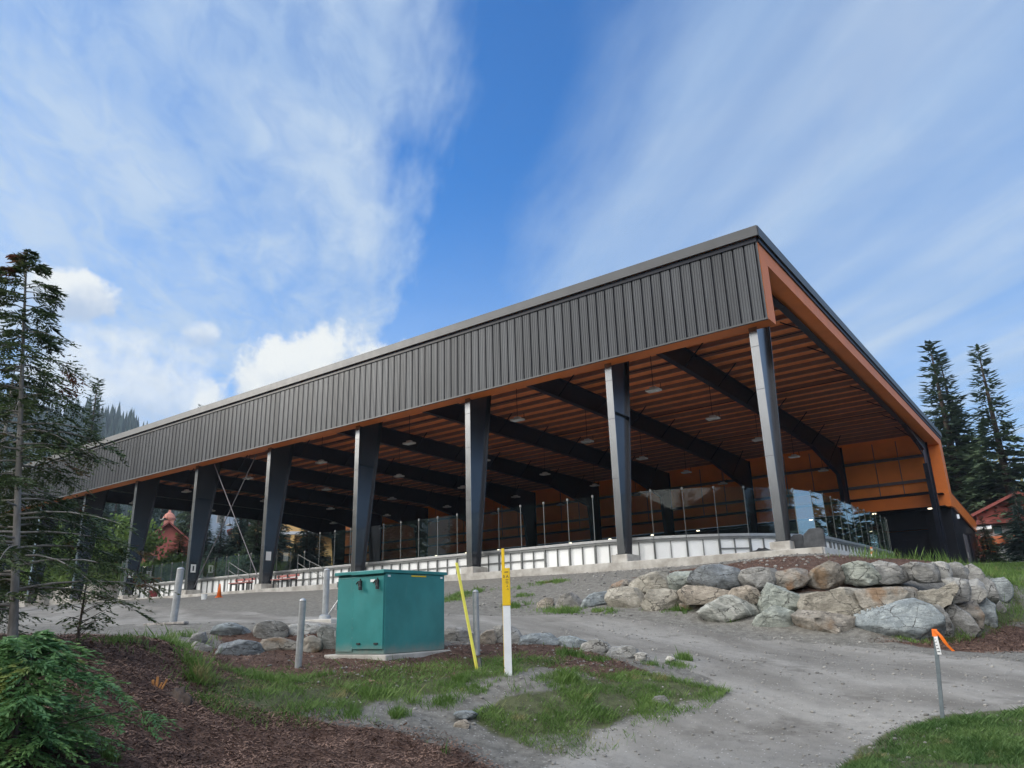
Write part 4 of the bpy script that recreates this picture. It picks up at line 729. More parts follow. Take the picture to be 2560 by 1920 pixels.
x, y, _ = PT['boll2']; post('bollard', x, y, .98, .052, 'short grey steel bollard behind the leaning yellow stake, right of the cabinet', 'bollard', BG, (-.02, 0))
x, y, _ = PT['post1']; post('steel_post', x, y, 1.13, .075, 'grey steel post leaning slightly at the road edge, far left', 'post', None, (.06, .03))
x, y, _ = PT['post2']; post('steel_post', x, y, 1.02, .065, 'grey steel post with collar and diagonal brace just left of the green cabinet', 'post', None, (0, 0), True, (x+.62, y+.15, g(x, y)+.78))
b = MB(); x, y, _ = PT['post1']; z = g(x, y); b.slab((x-.62, y-.25, z+.02), (x+.62, y-.05, z+.035), .12, .05); b.build('timber_plank', M['bark'], None, (x, y, z), bevel=.01); tag(COL.objects[-1] if False else bpy.data.objects['timber_plank'], 'weathered grey plank lying at the foot of the far left steel post', 'plank')
# leaning yellow fibreglass stake
x, y, z = PT['stakeY']; t = thing('marker_stake', (x, y, z), 'thin pale yellow fibreglass stake leaning left beside the cabinet', 'stake')
zz = g(x, y); b = MB(); b.slab((x, y, zz-.2), (x-.60, y+.18, zz+1.60), .046, .014); b.build('rod', M['yellow2'], t)
b = MB(); b.slab((x+.02, y-.003, zz-.04), (x-.03, y+.031, zz+.16), .057, .016); b.build('ground_sleeve', M['darkmetal'], t)
# yellow / white utility marker with a taller yellow batten behind it
x, y, _ = PT['markW']; z = g(x, y); t = thing('utility_marker', (x, y, z), 'flat warning marker post, yellow upper half with black lettering, white lower half', 'marker post')
az = -.43
def mk_(bm): return bm.xf(rz=-az+0, t=(x, y, z))
b = MB(); b.box(-.055, .055, -.006, .006, -.2, .98); mk_(b).build('white_post', M['wplas'], t)
b = MB(); b.box(-.061, .061, -.011, .011, .981, 1.52); yb = mk_(b).build('yellow_sleeve', M['yellow'], t, bevel=.004)
def lettering(txt, size, pos, rot, mat, parent, name):
    cu = bpy.data.curves.new('t', 'FONT'); cu.body = txt; cu.size = size; cu.align_x = 'CENTER'; cu.align_y = 'CENTER'; cu.extrude = .0008
    o = bpy.data.objects.new('t', cu); COL.objects.link(o); o.rotation_euler = rot; o.location = pos
    dg = bpy.context.evaluated_depsgraph_get(); dg.update(); me = bpy.data.meshes.new_from_object(o.evaluated_get(dg)); mw = o.matrix_world.copy()
    if mw == Matrix.Identity(4): mw = Matrix.LocRotScale(Vector(pos), __import__('mathutils').Euler(rot), None)
    V = np.array([(mw @ v.co)[:] for v in me.vertices]); F_ = [tuple(p.vertices) for p in me.polygons]
    bpy.data.objects.remove(o); bpy.data.meshes.remove(me)
    return raw_mesh(name, V, F_, mat, parent)
ca_, sa_ = cos(-az), sin(-az)
def mpos(u, o, zz): return (x+u*ca_-o*sa_, y+u*sa_+o*ca_, z+zz)
lettering('0 A', .060, mpos(0, -.0125, 1.395), (pi/2, 0, -az), M['ink'], yb, 'lettering')
b = MB()
for u0, u1, zz, hh in ((-.02, .04, 1.455, .012), (-.005, .04, 1.345, .008), (-.005, .036, 1.325, .006), (-.005, .04, 1.307, .006), (.002, .036, 1.29, .004)): b.box(u0, u1, -.0125, -.0115, zz, zz+hh)
mk_(b).build('small_print', M['ink'], yb)
lettering('A', .042, mpos(.02, -.0125, 1.255), (pi/2, 0, -az), M['ink'], yb, 'lettering')
lettering('- A', .034, mpos(.017, -.0125, 1.215), (pi/2, 0, -az), M['ink'], yb, 'lettering')
x2, y2 = x-.085, y+.05; z2 = g(x2, y2); t2 = thing('yellow_batten', (x2, y2, z2), 'tall narrow yellow stake standing just behind the yellow and white marker', 'stake')
b = MB(); b.box(-.022, .022, -.01, .01, -.2, 1.80); b.xf(rz=.25, t=(x2, y2, z2)).build('rod', M['yellow'], t2); b = MB(); b.lathe([(.014, 0), (.014, .02)], (x2-.005, y2-.02, z2+1.45), 8); b.build('bolt', M['darkmetal'], t2)
# survey stake with orange tape
x, y, _ = PT['flag']; z = g(x, y); t = thing('survey_stake', (x, y, z), 'grey wooden survey stake with orange flagging tape at the lawn edge', 'stake')
sx_, sy_ = x+.075, y+.055     # top of the slightly leaning stake
b = MB(); b.slab((x-.02, y-.012, z-.2), (sx_, sy_, z+.97), .042, .03); b.build('stake', M['stakew'], t)
n = 10; V = []
for i in range(n+1):
    f = i/n; V += [(sx_-.02+.16*f+.008*sin(7*f), sy_-.03-.01*sin(5*f), z+.985-.25*f**1.05), (sx_+.025+.155*f+.01*sin(6*f), sy_-.035-.015*sin(4*f), z+.975-.235*f)]
raw_mesh('flagging_tape', V, [(2*i, 2*i+1, 2*i+3, 2*i+2) for i in range(n)], M['tape'], t)
b = MB(); b.slab((sx_-.006, sy_-.004, z+.90), (sx_, sy_, z+.985), .054, .04); b.build('tape_knot', M['tape'], t)
b = MB(); b.slab((sx_+.012, sy_-.045, z+.70), (sx_+.004, sy_-.035, z+.90), .042, .006); tagp = b.build('paper_tag', M['paper'], t)
b = MB()
for i in range(5): b.slab((sx_-.006, sy_-.058, z+.73+.035*i), (sx_+.024-.006*i, sy_-.050, z+.735+.035*i), .004, .007)
b.build('tag_writing', M['ink'], tagp)

# ------------------------------------------------------------------ small things at the kerb
def cone(x, y, z, h, lab, striped=False):
    t = thing('traffic_cone', (x, y, z), lab, 'traffic cone'); b = MB(); b.box(x-.2*h, x+.2*h, y-.2*h, y+.2*h, z, z+.04); b.build('base', M['orangep'], t)
    if not striped:
        b = MB(); b.lathe([(.19*h, .04), (.05*h, h-.02), (.03*h, h)], (x, y, z), 16); b.build('body', M['orangep'], t, smooth=True)
    else:
        b = MB(); b.lathe([(.12*h, .04), (.11*h, h*.3)], (x, y, z), 14); b.lathe([(.10*h, h*.5), (.09*h, h*.7)], (x, y, z), 14); b.lathe([(.08*h, h*.88), (.07*h, h)], (x, y, z), 14); b.build('body', M['orangep'], t)
        b = MB(); b.lathe([(.109*h, h*.3), (.101*h, h*.5)], (x, y, z), 14); b.lathe([(.089*h, h*.7), (.081*h, h*.88)], (x, y, z), 14); b.build('reflective_band', M['paper'], t)
x, y, z = PT['cone']; cone(x, y, g(x, y), .62, 'orange traffic cone on the gravel in front of the rink kerb')
cone(*DELIN, .46, 'orange and white striped delineator standing at the right end of the rink boards', True)
x, y, z = PT['bucket']; z = g(x, y); t = thing('bucket', (x, y, z), 'small white bucket on the gravel left of the orange cone', 'bucket')
b = MB(); b.lathe([(.10, 0), (.14, .22), (.15, .23), (.145, .24)], (x, y, z), 14); b.build('pail', M['white'], t); b = MB(); b.tube([(x-.14, y, z+.2), (x-.08, y-.06, z+.12), (x+.05, y-.08, z+.12), (x+.14, y, z+.2)], .006, 5); b.build('handle', M['darkmetal'], t)
x, y, z = -39.85, .2, -.292; t = thing('plastic_bin', (x, y, z), 'dark red plastic tub on the kerb against the white rink boards', 'tub')
b = MB(); b.lathe([(.22, 0), (.27, .40), (.29, .42), (.28, .44)], (x, y, z), 14); b.build('tub', M['redp'], t); b = MB(); b.box(x-.3, x+.3, y-.04, y+.04, z+.30, z+.34); b.build('handle', M['redp'], t)
def bench(xc, lab):
    y, z = .02, -.292; t = thing('bench', (xc, y, z), lab, 'bench', 'benches in front of the rink boards')
    b = MB(); b.box(xc-.95, xc+.95, y-.18, y+.16, z+.42, z+.47); b.build('seat', M['bench'], t, bevel=.01)
    b = MB(); b.slab((xc-.95, y+.24, z+.62), (xc+.95, y+.24, z+.62), .04, .12); b.build('backrest', M['bench'], t)
    for s in (-.75, 0, .75):
        b = MB(); b.box(xc+s-.03, xc+s+.03, y-.15, y-.09, z, z+.419); b.box(xc+s-.03, xc+s+.03, y+.17, y+.215, z, z+.68); b.box(xc+s-.025, xc+s+.025, y-.089, y+.169, z+.36, z+.41); b.build('leg', M['darkmetal'], t)
bench(-26.3, 'faded red bench on the kerb right of the column with a plain white notice')
bench(-30.2, 'faded red bench on the kerb left of the column with a plain white notice')
def handrail(x0, lab):
    y, z = .5, -.292; t = thing('handrail', (x0, y, z), lab, 'handrail', 'metal handrails at the rink gates')
    b = MB(); pts = ((0, 1.72), (1.0, 1.30), (2.1, .90))
    for i, (dx_, h) in enumerate(pts):
        p = MB(); p.tube([(x0+dx_, y, z), (x0+dx_, y, z+h)], .02, 8); p.build('rail_post', M['frame'], t)
    for dz in (0, -.45): 
        b = MB(); b.tube([(x0+dx_, y, z+h+dz) for dx_, h in pts], .016, 8); b.build('rail', M['frame'], t)
handrail(-25.85, 'sloping metal handrail by the rink gate nearest the green cabinet'); handrail(-32.25, 'sloping metal handrail by the rink gate further left, beyond the first bench')
for (k, P, lab, dark) in ((4, (-28.5, .33, 1.52), 'plain white notice sheet on a black column beside the red benches', False), (5, (-36.0, .32, 1.29), 'white notice sheet with dark symbol on the second column left of the plain notice', True), (6, (-43.5, .29, 1.37), 'white notice sheet with dark symbol on the column farthest left of the three', True)):
    cx = P[0]+.15+.021; t = thing('notice_sheet', (cx, P[1], P[2]), lab, 'notice', 'notice sheets on the arena columns')
    b = MB(); b.box(cx, cx+.006, P[1]-.12, P[1]+.22, P[2]-.24, P[2]+.24); b.build('sheet', M['paper'], t)
    if dark:
        b = MB(); b.box(cx+.0065, cx+.009, P[1]+.0, P[1]+.10, P[2]-.15, P[2]+.15); b.build('symbol', M['ink'], t)
# slabs leaning at the near corner and a crumpled tarp
for (xc, wd_, hh, th_, lab, sd) in ((.55, .5, .52, .10, 'dark grey stone slab leaning by the corner column, the smaller left one', 1), (1.15, .72, .66, .14, 'dark grey stone slab by the corner column, the larger right one', 2)):
    rg = np.random.RandomState(sd); b = MB(); yc = .42-.12*sd
    z0 = -.292 if xc+wd_/2 < 1.5 else -.292
    poly = [(xc-wd_*.5, z0), (xc+wd_*.5, z0+.0), (xc+wd_*.48, z0+hh*.9), (xc+wd_*.3, z0+hh), (xc-wd_*.15, z0+hh*.98), (xc-wd_*.42, z0+hh*.72)]
    b.prism(poly, 'y', yc, yc+th_); o = b.build('stone_slab', M['slate'], None, (xc, yc, z0), bevel=.03); tag(o, lab, 'slab', 'stone slabs by the corner column')
rg = np.random.RandomState(5); n = 14; V = []
for i in range(n+1):
    for j in range(5):
        f = i/n; V.append((-1.0+1.05*f, -.2+.1*j, -.29+.015+.12*abs(sin(f*pi))*(1-abs(j-2)/2.2)*(.5+rg.rand()*.7)))
o = raw_mesh('tarp', V, [(i*5+j, (i+1)*5+j, (i+1)*5+j+1, i*5+j+1) for i in range(n) for j in range(4)], M['darkmetal'], None, (-.5, 0, -.29), True); tag(o, 'crumpled black tarp lying on the kerb left of the corner column', 'tarp')
s_ = o.modifiers.new('solid', 'SOLIDIFY'); s_.thickness = .012
# concrete wall blocks at the far left end
for i, (xa, xb, zt_) in enumerate(((-57.2, -49.8, 1.15), (-64.3, -58.2, .82))):
    b = MB(); b.prism([(xa, -.3), (xb, -.3), (xb, zt_), (xa+.2, zt_-.12), (xa, zt_-.2)], 'y', 1.2 if i == 0 else .9, 1.55 if i == 0 else 1.25); b.box(xa+.3, xa+.34, 1.17 if i == 0 else .87, 1.19 if i == 0 else .89, -.3, zt_-.3)
    o = b.build('concrete_wall', M['concrete'], None, ((xa+xb)/2, 1.3, -.3), bevel=.02); tag(o, ['low grey concrete wall at the left end of the white rink boards', 'lower grey concrete wall between the two leftmost black columns'][i], 'wall')

# ------------------------------------------------------------------ foliage
def kites(base, dr, wv):
    """one kite-shaped leaf per row: base point, direction*length, half-width vector"""
    n = len(base); V = np.empty((n, 4, 3)); V[:, 0] = base; V[:, 1] = base+dr*.42+wv; V[:, 2] = base+dr; V[:, 3] = base+dr*.42-wv
    return V.reshape(-1, 3), np.arange(n*4).reshape(n, 4)
def unit(a): return a/(np.linalg.norm(a, axis=-1, keepdims=True)+1e-9)
def conifer(seed, h, r, nb, nt, kl, kw, droop=.35, lift=.15, tmin=.05, sub=0, power=.8, lean=(0, 0), tr=None, bare=.12, asym=.3, gap=.0):
    rg = np.random.RandomState(seed); K = []; br = MB()
    for i in range(nb):
        t = tmin+(1-tmin)*(i+rg.rand())/nb
        if rg.rand() < gap: continue
        L = r*((1-t)**power*.96+.04)*rg.uniform(.62, 1.12); ph = rg.uniform(0, 2*pi); L *= 1-asym*.5*(1-cos(ph-1.0))*.5
        rad_ = vec(cos(ph), sin(ph), 0); side = vec(-sin(ph), cos(ph), 0)
        o = vec(lean[0]*t*h, lean[1]*t*h, t*h); dr_ = droop*rg.uniform(.6, 1.5); lf = lift*rg.uniform(.5, 1.6)+.5*max(0, t-.82)*3
        P = lambda s: o+np.outer(s, rad_)*L+np.outer(L*(lf*s-dr_*s*s), (0, 0, 1))
        if tr: 
            q = P(np.linspace(0, .92, 5)); br.tube(q, list(np.linspace(tr*(.22+.4*(1-t)), tr*.06, 5)), 4, False)
        m = max(4, int(nt*(L/r*.75+.25))); s = np.sort(bare+(1-bare)*rg.rand(m)**.9); sg_ = np.where(rg.rand(m) < .5, -1, 1); an = rg.uniform(.55, 1.15, m)
        a0 = P(s); dd = np.outer(np.cos(an), rad_)+np.outer(np.sin(an)*sg_, side)+np.outer(rg.uniform(-.45, .12, m)-.25*s, (0, 0, 1)); dd = unit(dd)
        ln = kl*(1.05-.55*s)*rg.uniform(.6, 1.25, m)*(.12+.88*min(1, 1.8*L/r))
        if not sub:
            up_ = unit(np.cross(dd, np.outer(np.ones(m), rad_))+rg.normal(size=(m, 3))*.35); K.append(np.hstack([a0, dd*ln[:, None], unit(np.cross(dd, up_))*kw*(ln/kl)[:, None]]))
            tip = P(np.array([.86])); K.append(np.hstack([tip, (rad_*.8+vec(0, 0, .25))[None]*kl*.6, side[None]*kw*.7]))
        else:
            for q in range(sub):
                f = (q+.3)/sub; sg2 = 1 if q % 2 else -1
                b0 = a0+dd*(ln*f)[:, None]+np.outer(-.10*ln*f*f, (0, 0, 1)); sd = unit(np.cross(dd, vec(0, 0, 1)))
                d2 = unit(dd+sd*sg2*rg.uniform(.4, .9, (m, 1))+rg.normal(size=(m, 3))*.18); l2 = kw*rg.uniform(2.2, 4.2, m)*(1-.4*f)
                wv = unit(np.cross(d2, vec(0, 0, 1)+rg.normal(size=(m, 3))*.5))*kw*.42; K.append(np.hstack([b0, d2*l2[:, None], wv]))
    K = np.vstack(K); V, F_ = kites(K[:, :3], K[:, 3:6], K[:, 6:9])
    return V, F_, br
def trunk_mesh(h, r0, lean=(0, 0), seed=0, n=8, m=10):
    rg = np.random.RandomState(seed); b = MB(); pts = []; rs = []
    for i in range(m+1):
        t = i/m; w_ = .012*h*sin(3*t+seed)*t*(1-t); pts.append((lean[0]*t*h+w_, lean[1]*t*h, t*h-.02*h*(i == 0))); rs.append(r0*(1-t)**.9*(1+.35*(i == 0))+.008)
    b.tube(pts, rs, n); return b
def plant(name, P, lab, cat, grp, arr, leafm, barkm, h, r0, lean=(0, 0), seed=0, foliage='crown', rz=0):
    t = thing(name, P, lab, cat, grp); V, F_, br = arr
    tb = trunk_mesh(h, r0, lean, seed); tb.v += []
    o = raw_mesh('trunk', np.array(tb.v)+vec(*P), tb.f, barkm, t, smooth=True)
    if br.v: raw_mesh('branches', np.array(br.v)+vec(*P), br.f, barkm, t, smooth=True)
    raw_mesh(foliage, V+vec(*P), F_, leafm, t); t.rotation_euler = (0, 0, rz); return t
LF = dict(
 fir=leaf_material('dark_fir_needles', (.050, .086, .060), (.118, .170, .092), None, .6, .35, .15),
 firb=leaf_material('blue_fir_needles', (.055, .098, .088), (.118, .18, .152), None, .6, .4, .15),
 firy=leaf_material('yellow_green_fir_needles', (.06, .10, .028), (.14, .175, .05), None, .6, .5, .2),
 decid=leaf_material('bright_deciduous_leaves', (.10, .19, .045), (.20, .30, .075), None, .6, .7, .3),
 pale=leaf_material('pale_yellow_leaves', (.20, .20, .07), (.34, .31, .13), None, .6, .7, .3),
 cedar=leaf_material('dull_cedar_foliage', (.040, .074, .038), (.095, .135, .052), (.20, .075, .05), .55, 1.1, .25),
 shrub=leaf_material('fresh_cedar_foliage', (.075, .185, .080), (.17, .31, .10), (.32, .37, .11), .5, 1.9, .3),
 sap=leaf_material('sapling_leaves', (.06, .11, .04), (.13, .18, .06), (.17, .13, .04), .5, 3.0, .3),
 grass=leaf_material('green_grass_blades', (.085, .170, .036), (.165, .265, .070), (.29, .27, .12), .5, 1.3, .3),
 lawn=leaf_material('lawn_blades', (.068, .145, .040), (.140, .235, .070), (.24, .24, .11), .5, 2.2, .3))
# far trees -----------------------------------------------------------------
CACHE = {}
def far_tree(P, h, r, lab, kind='fir', var=0, grp=None, name='fir_tree', rz=0):
    key = (kind, var)
    if key not in CACHE:
        hh, rr_ = 20.0, 20*.17
        arr = conifer(40+var, hh, rr_, 500, 26, 1.05, .17, .50, .16, .03, 0, 1.12, asym=.25, gap=.04)
        CACHE[key] = plant(name, (0, 0, 0), lab, 'tree', grp, arr, LF[kind], M['barkd'], hh, .30, seed=var, foliage='crown'); o = CACHE[key]
    else: o = copy_tree(CACHE[key]); o.name = name
    o.location = P; BASE[o] = vec(*P); sx = 1.2*r/(20*.17); o.scale = (sx, sx, h/20); o.rotation_euler = (0, 0, rz); tag(o, lab, 'tree'); 
    if grp: o['group'] = grp
    elif 'group' in o: del o['group']
    return o
def polar(px, D, zoff=0, py=1440):
    """ground point on the bearing of photograph column px at distance D"""
    d_ = fw*FPX+rt*(px-1280)-up*(py-960); d_ = d_/np.hypot(d_[0], d_[1]); p = CAM+d_*D; return p[0], p[1], g(p[0], p[1])+zoff
def top_h(px, py, D):
    d_ = fw*FPX+rt*(px-1280)-up*(py-960); return CAM[2]+D*d_[2]/np.hypot(d_[0], d_[1])
BT = 'firs in the tree belt beyond the open left end of the arena'
rt_ = random.Random(4)
for i, (px, top, D, r, kind, lab) in enumerate((
  (246, 945, 112, 4.4, 'fir', 'tall pointed fir rising above the far left end of the arena roof'),
  (502, 1012, 118, 2.6, 'fir', 'fir whose tip alone pokes above the arena roof edge'),
  (150, 1050, 100, 2.6, 'firy', 'yellowish fir just left of the tall pointed fir'),
  (70, 1010, 105, 3.0, 'fir', 'dark fir behind the grey trunk of the foreground cedar'),
  (452, 1335, 92, 2.8, 'firy', 'yellow-green young fir in front of the red chapel'),
  (556, 1290, 100, 1.9, 'firb', 'slim blue-green fir in front of the pale blue chalet'),
  (700, 1225, 104, 2.9, 'firb', 'dark blue fir partly hiding the yellow house, left of its porch'),
  (790, 1290, 98, 2.4, 'firb', 'broad blue-green fir right of the yellow house porch'),
  (740, 1340, 92, 1.5, 'fir', 'small fir before the porch pillar of the yellow house'),
  (-10, 1080, 98, 3.0, 'fir', None), (110, 1180, 120, 3.2, 'fir', None), (195, 1170, 125, 3.3, 'fir', None), (268, 1150, 120, 3.0, 'firb', None), (300, 1190, 128, 3.0, 'firb', None),
  (338, 1230, 118, 2.4, 'fir', None), (388, 1130, 140, 3.4, 'firb', None), (420, 1150, 146, 3.4, 'firb', None), (480, 1180, 150, 3.2, 'firb', None), (505, 1270, 128, 2.3, 'firb', None), (590, 1200, 130, 2.8, 'fir', None), (628, 1180, 118, 2.6, 'fir', None), (655, 1190, 135, 3.2, 'fir', None), (760, 1180, 140, 3.2, 'fir', None), (820, 1200, 132, 3.2, 'fir', None), (575, 1330, 108, 1.8, 'firb', None), (350, 1320, 135, 2.4, 'firb', None), (860, 1180, 140, 3.0, 'fir', None), (30, 1130, 130, 3.2, 'fir', None), (608, 1235, 100, 2.2, 'firb', None), (652, 1228, 97, 2.4, 'fir', None), (772, 1250, 96, 2.0, 'firb', None), (522, 1285, 104, 2.0, 'firb', None), (668, 1260, 112, 2.4, 'firb', None))):
    P = polar(px, D, 0, top); far_tree(P, top_h(px, top, D)-P[2], r, lab or 'dark fir standing among others in the tree belt behind the left end of the arena', kind, i % 3, BT if not lab else None, 'fir_tree', rt_.uniform(0, 6))
for (px, top, D, r, kind, lab) in (
  (2322, 855, 92, 6.2, 'fir', 'tallest dark fir behind the right end of the arena roof'),
  (2345, 880, 93.5, 4.4, 'fir', 'fir with its tip close beside the tallest fir on the right'),
  (2443, 868, 88, 5.0, 'fir', 'slender fir second from the right picture edge, behind the annex'),
  (2452, 1290, 75, 1.3, 'fir', 'young fir at the left corner of the red house'),
  (2532, 1215, 77, 2.1, 'firb', 'slim young fir in front of the red house balcony'),
  (2610, 1050, 84, 4.0, 'fir', 'dark fir cut by the right picture edge'),
):
    P = polar(px, D, 0, top); far_tree(P, top_h(px, top, D)-P[2], r, lab, kind, int(px) % 3, None, 'fir_tree', rt_.uniform(0, 6))
def ring_tree(az_, D, i, grp, lab):
    x, y = CAM[0]+D*sin(az_), CAM[1]+D*cos(az_)
    far_tree((x, y, g(x, y)), 15+((i*53) % 10), 3.6+((i*29) % 10)*.12, lab, ('fir', 'firb', 'fir')[i % 3], i % 3, grp, 'fir_tree', i*1.3)
for i in range(92): ring_tree(radians(-86-i*1.92), 56+((i*37) % 31), i, 'trees behind the viewpoint', 'conifer in the ring of trees behind the viewpoint')
for i in range(46): ring_tree(radians(3+i*2.1), 84+((i*37) % 27), i, 'trees beyond the right side of the arena', 'conifer in the row of trees beyond the right side of the arena')
def leafy(P, h, r, seed, leafm, lab, name, n=2600, size=.5, cat='tree'):
    rg = np.random.RandomState(seed); t = thing(name, P, lab, cat); cl = 26; C_ = unit(rg.normal(size=(cl, 3)))*rg.uniform(.35, .95, (cl, 1)); C_ = C_*vec(r, r, h*.42)+vec(0, 0, h*.58)
    k = rg.randint(0, cl, n); p = C_[k]+rg.normal(size=(n, 3))*vec(r, r, h*.4)*.20; d_ = unit(rg.normal(size=(n, 3))+vec(0, 0, -.3)); wv = unit(np.cross(d_, rg.normal(size=(n, 3))))*size*.35
    V, F_ = kites(p, d_*size*rg.uniform(.6, 1.2, (n, 1)), wv); tb = trunk_mesh(h*.7, h*.02, seed=seed)
    for q in range(6): tb.tube([(0, 0, h*.25+.04*h*q), tuple(C_[q])], [h*.012, h*.004], 5)
    raw_mesh('trunk', np.array(tb.v)+vec(*P), tb.f, M['barkd'], t, smooth=True); raw_mesh('crown', V+vec(*P), F_, leafm, t); return t
P = polar(316, 88); leafy(P, 6.2, 3.2, 5, LF['decid'], 'rounded bright green deciduous bush seen between the left columns', 'leafy_bush', 3000, .42)
P = polar(240, 90); leafy(P, 4.5, 2.6, 6, LF['decid'], 'smaller light green bush left of the rounded bright green bush', 'leafy_bush', 2200, .40)
for i, (px, D, hh, rr_, lab) in enumerate(((430, 86, 2.6, 2.4, 'low bright green bush on the bank below the red chapel'), (585, 87, 3.0, 2.6, 'bright green bush on the bank between the chalet and the plain notice column'), (170, 92, 5.0, 3.0, 'tall green bush behind the two leftmost columns'))):
    P = polar(px, D); leafy(P, hh, rr_, 60+i, LF['decid'], lab, 'leafy_bush', 1600, .40)
P = polar(2478, 135); leafy(P, top_h(2478, 1110, 135)-P[2], 5.5, 8, LF['pale'], 'pale yellowish leafy tree behind the gap between the right hand firs', 'leafy_tree', 4200, .8)
# houses ---------------------------------------------------------------------
def house(name, px, D, rot, w_, dp, hw, hr, wallm, roofm, lab, extra=None, wins=(), cat='house'):
    P = polar(px, D, -.3); t = thing(name, P, lab, cat); q = lambda bm: bm.xf(rz=rot, t=P)
    b = MB(); b.prism([(-w_/2, 0), (w_/2, 0), (w_/2, hw), (0, hw+hr), (-w_/2, hw)], 'y', 0, dp); q(b).build('wall', M[wallm], t)
    b = MB(); th_ = .3
    for s in (-1, 1): b.prism([(s*(w_/2+.7), hw-.7*hr/(w_/2)+.02), (0, hw+hr+.02), (0, hw+hr+th_), (s*(w_/2+.7), hw-.7*hr/(w_/2)+th_)], 'y', -.9, dp+.5)
    q(b).build('roof', M[roofm], t)
    for (wx, wz, ww, wh, mt) in wins:
        b = MB(); b.box(wx-ww/2, wx+ww/2, -.06, .01, wz, wz+wh); f_ = q(b).build('window', M['whitewall' if wallm != 'whitewall' else 'timber'], t); b = MB(); b.box(wx-ww/2+.12, wx+ww/2-.12, -.09, -.061, wz+.12, wz+wh-.12); q(b).build('pane', M[mt], f_)
    if extra: extra(t, q)
    return t
def chapel_extra(t, q):
    b = MB(); b.box(-.6, .6, .4, 1.6, 5.4, 7.0); b.lathe([(.75, 0), (.85, .3), (.6, .8), (.2, 1.1), (.05, 1.8)], (0, 1.0, 7.0), 12); tu = q(b).build('bell_turret', M['pinkwall'], t)
    b = MB(); b.box(-.2, .2, .36, .39, 5.9, 6.6); q(b).build('turret_opening', M['darkwin'], tu)
    b = MB(); b.box(-2.2, -1.0, -.05, .0, .6, 2.2); q(b).build('door', M['timber'], t)
face = -YAW
house('chapel', 408, 112, .85+.25, 6.6, 9, 3.6, 2.8, 'redwall', 'redroof', 'red chapel with salmon bell turret seen between the left columns', chapel_extra, ((1.3, 1.4, .9, 1.3, 'darkwin'),), 'chapel')
def chalet_extra(t, q):
    b = MB(); b.box(-4, 4, -1.3, -.05, 3.6, 4.5); q(b).build('balcony', M['timber'], t)
    b = MB(); b.box(-4.4, 4.4, -1.6, -.06, 3.2, 3.35); q(b).build('canopy', M['whitewall'], t)
house('chalet', 540, 128, .95, 9, 10, 9.0, 5.2, 'bluewall', 'greyroof', 'tall pale blue chalet with steep grey roof behind the left columns', chalet_extra, ((-2.2, 5.3, 1.3, 1.6, 'darkwin'), (2.2, 5.3, 1.3, 1.6, 'darkwin'), (0, 8.2, 1.3, 1.5, 'darkwin'), (-2.2, 1, 1.4, 1.6, 'darkwin')))
def yellow_extra(t, q):
    b = MB(); b.box(-5.5, 8, -2.6, -.05, 6.3, 6.75); q(b).build('eave', M['whitewall'], t)
    for xx in (-1.2, 5):
        b = MB(); b.box(xx-.3, xx+.3, -2.5, -1.9, 0, 6.29); q(b).build('pillar', M['yellwall'], t)
    b = MB(); b.box(-5, 7.5, -2.4, -.05, 3.0, 4.0); q(b).build('balcony', M['yellwall'], t)
house('yellow_house', 745, 122, .95, 20, 9, 7.0, 2.6, 'yellwall', 'redroof', 'ochre yellow house with white eaves and porch pillars behind firs', yellow_extra, ((-3.2, 4.4, 1.4, 1.5, 'darkwin'), (1.5, 4.4, 2.4, 1.7, 'darkwin'), (-7.5, 4.2, 1.4, 1.6, 'darkwin'), (-7.5, 1, 1.4, 1.6, 'darkwin')))
def red_extra(t, q):
    b = MB(); b.box(-3.6, 3.6, -.95, -.05, 2.15, 2.85); q(b).build('balcony', M['obalc'], t)
    b = MB(); b.box(-3.8, 3.8, -1.1, -.06, 4.0, 4.4); q(b).build('canopy', M['redroof'], t)
    b = MB(); b.box(-3.51, 3.51, -.03, -.001, 0, 2.0); q(b).build('lower_wall', M['whitewall'], t)
    b = MB(); b.box(-3.51, 3.51, -.03, -.001, 2.86, 3.98); q(b).build('upper_wall', M['whitewall'], t)
house('red_house', 2582, 86, .30, 7, 6, 5.0, 1.6, 'redwall', 'redroof', 'red house with orange balcony and white ground floor behind the right firs', red_extra, ((-2.0, 3.0, .9, .95, 'tealwin'), (0, 3.0, .9, .95, 'tealwin'), (2.0, 3.0, .9, .95, 'tealwin'), (0, 4.75, .9, .8, 'tealwin')))
# forested hill, far left ------------------------------------------------------
pxs = np.linspace(-900, 1500, 60); V = []; crest = []
for i, px in enumerate(pxs):
    py = np.interp(px, [-900, -200, 130, 230, 300, 345, 420, 700, 1500], [900, 960, 1040, 1046, 1058, 1085, 1130, 1230, 1450])
    zt_ = top_h(px, py, 620)+4*sin(i*1.7)
    for f in (0, .25, .5, .75, 1.0, 1.3): 
        x, y, _ = polar(px, 330+290*f, 0, 1050); V.append((x, y, (8+(zt_-8)*(f**1.3 if f <= 1 else 1-(f-1)*1.6)+(3*sin(i*2.3+f*9) if 0 < f < 1 else 0))))
    crest.append(i)
n = 6; Fh = [(i*n+j, (i+1)*n+j, (i+1)*n+j+1, i*n+j+1) for i in range(len(pxs)-1) for j in range(n-1)]
hm = leaf_material('far_forest', (.020, .040, .040), (.042, .072, .062), None, .9, .02, 0)
o = raw_mesh('hill', V, Fh, hm, None, (0, 0, 0), True); tag(o, 'dark forested hillside rising beyond the left end of the arena', 'hill', None, 'structure')
rg = np.random.RandomState(9); VA = np.array(V).reshape(len(pxs), n, 3); TV = []; TF = []
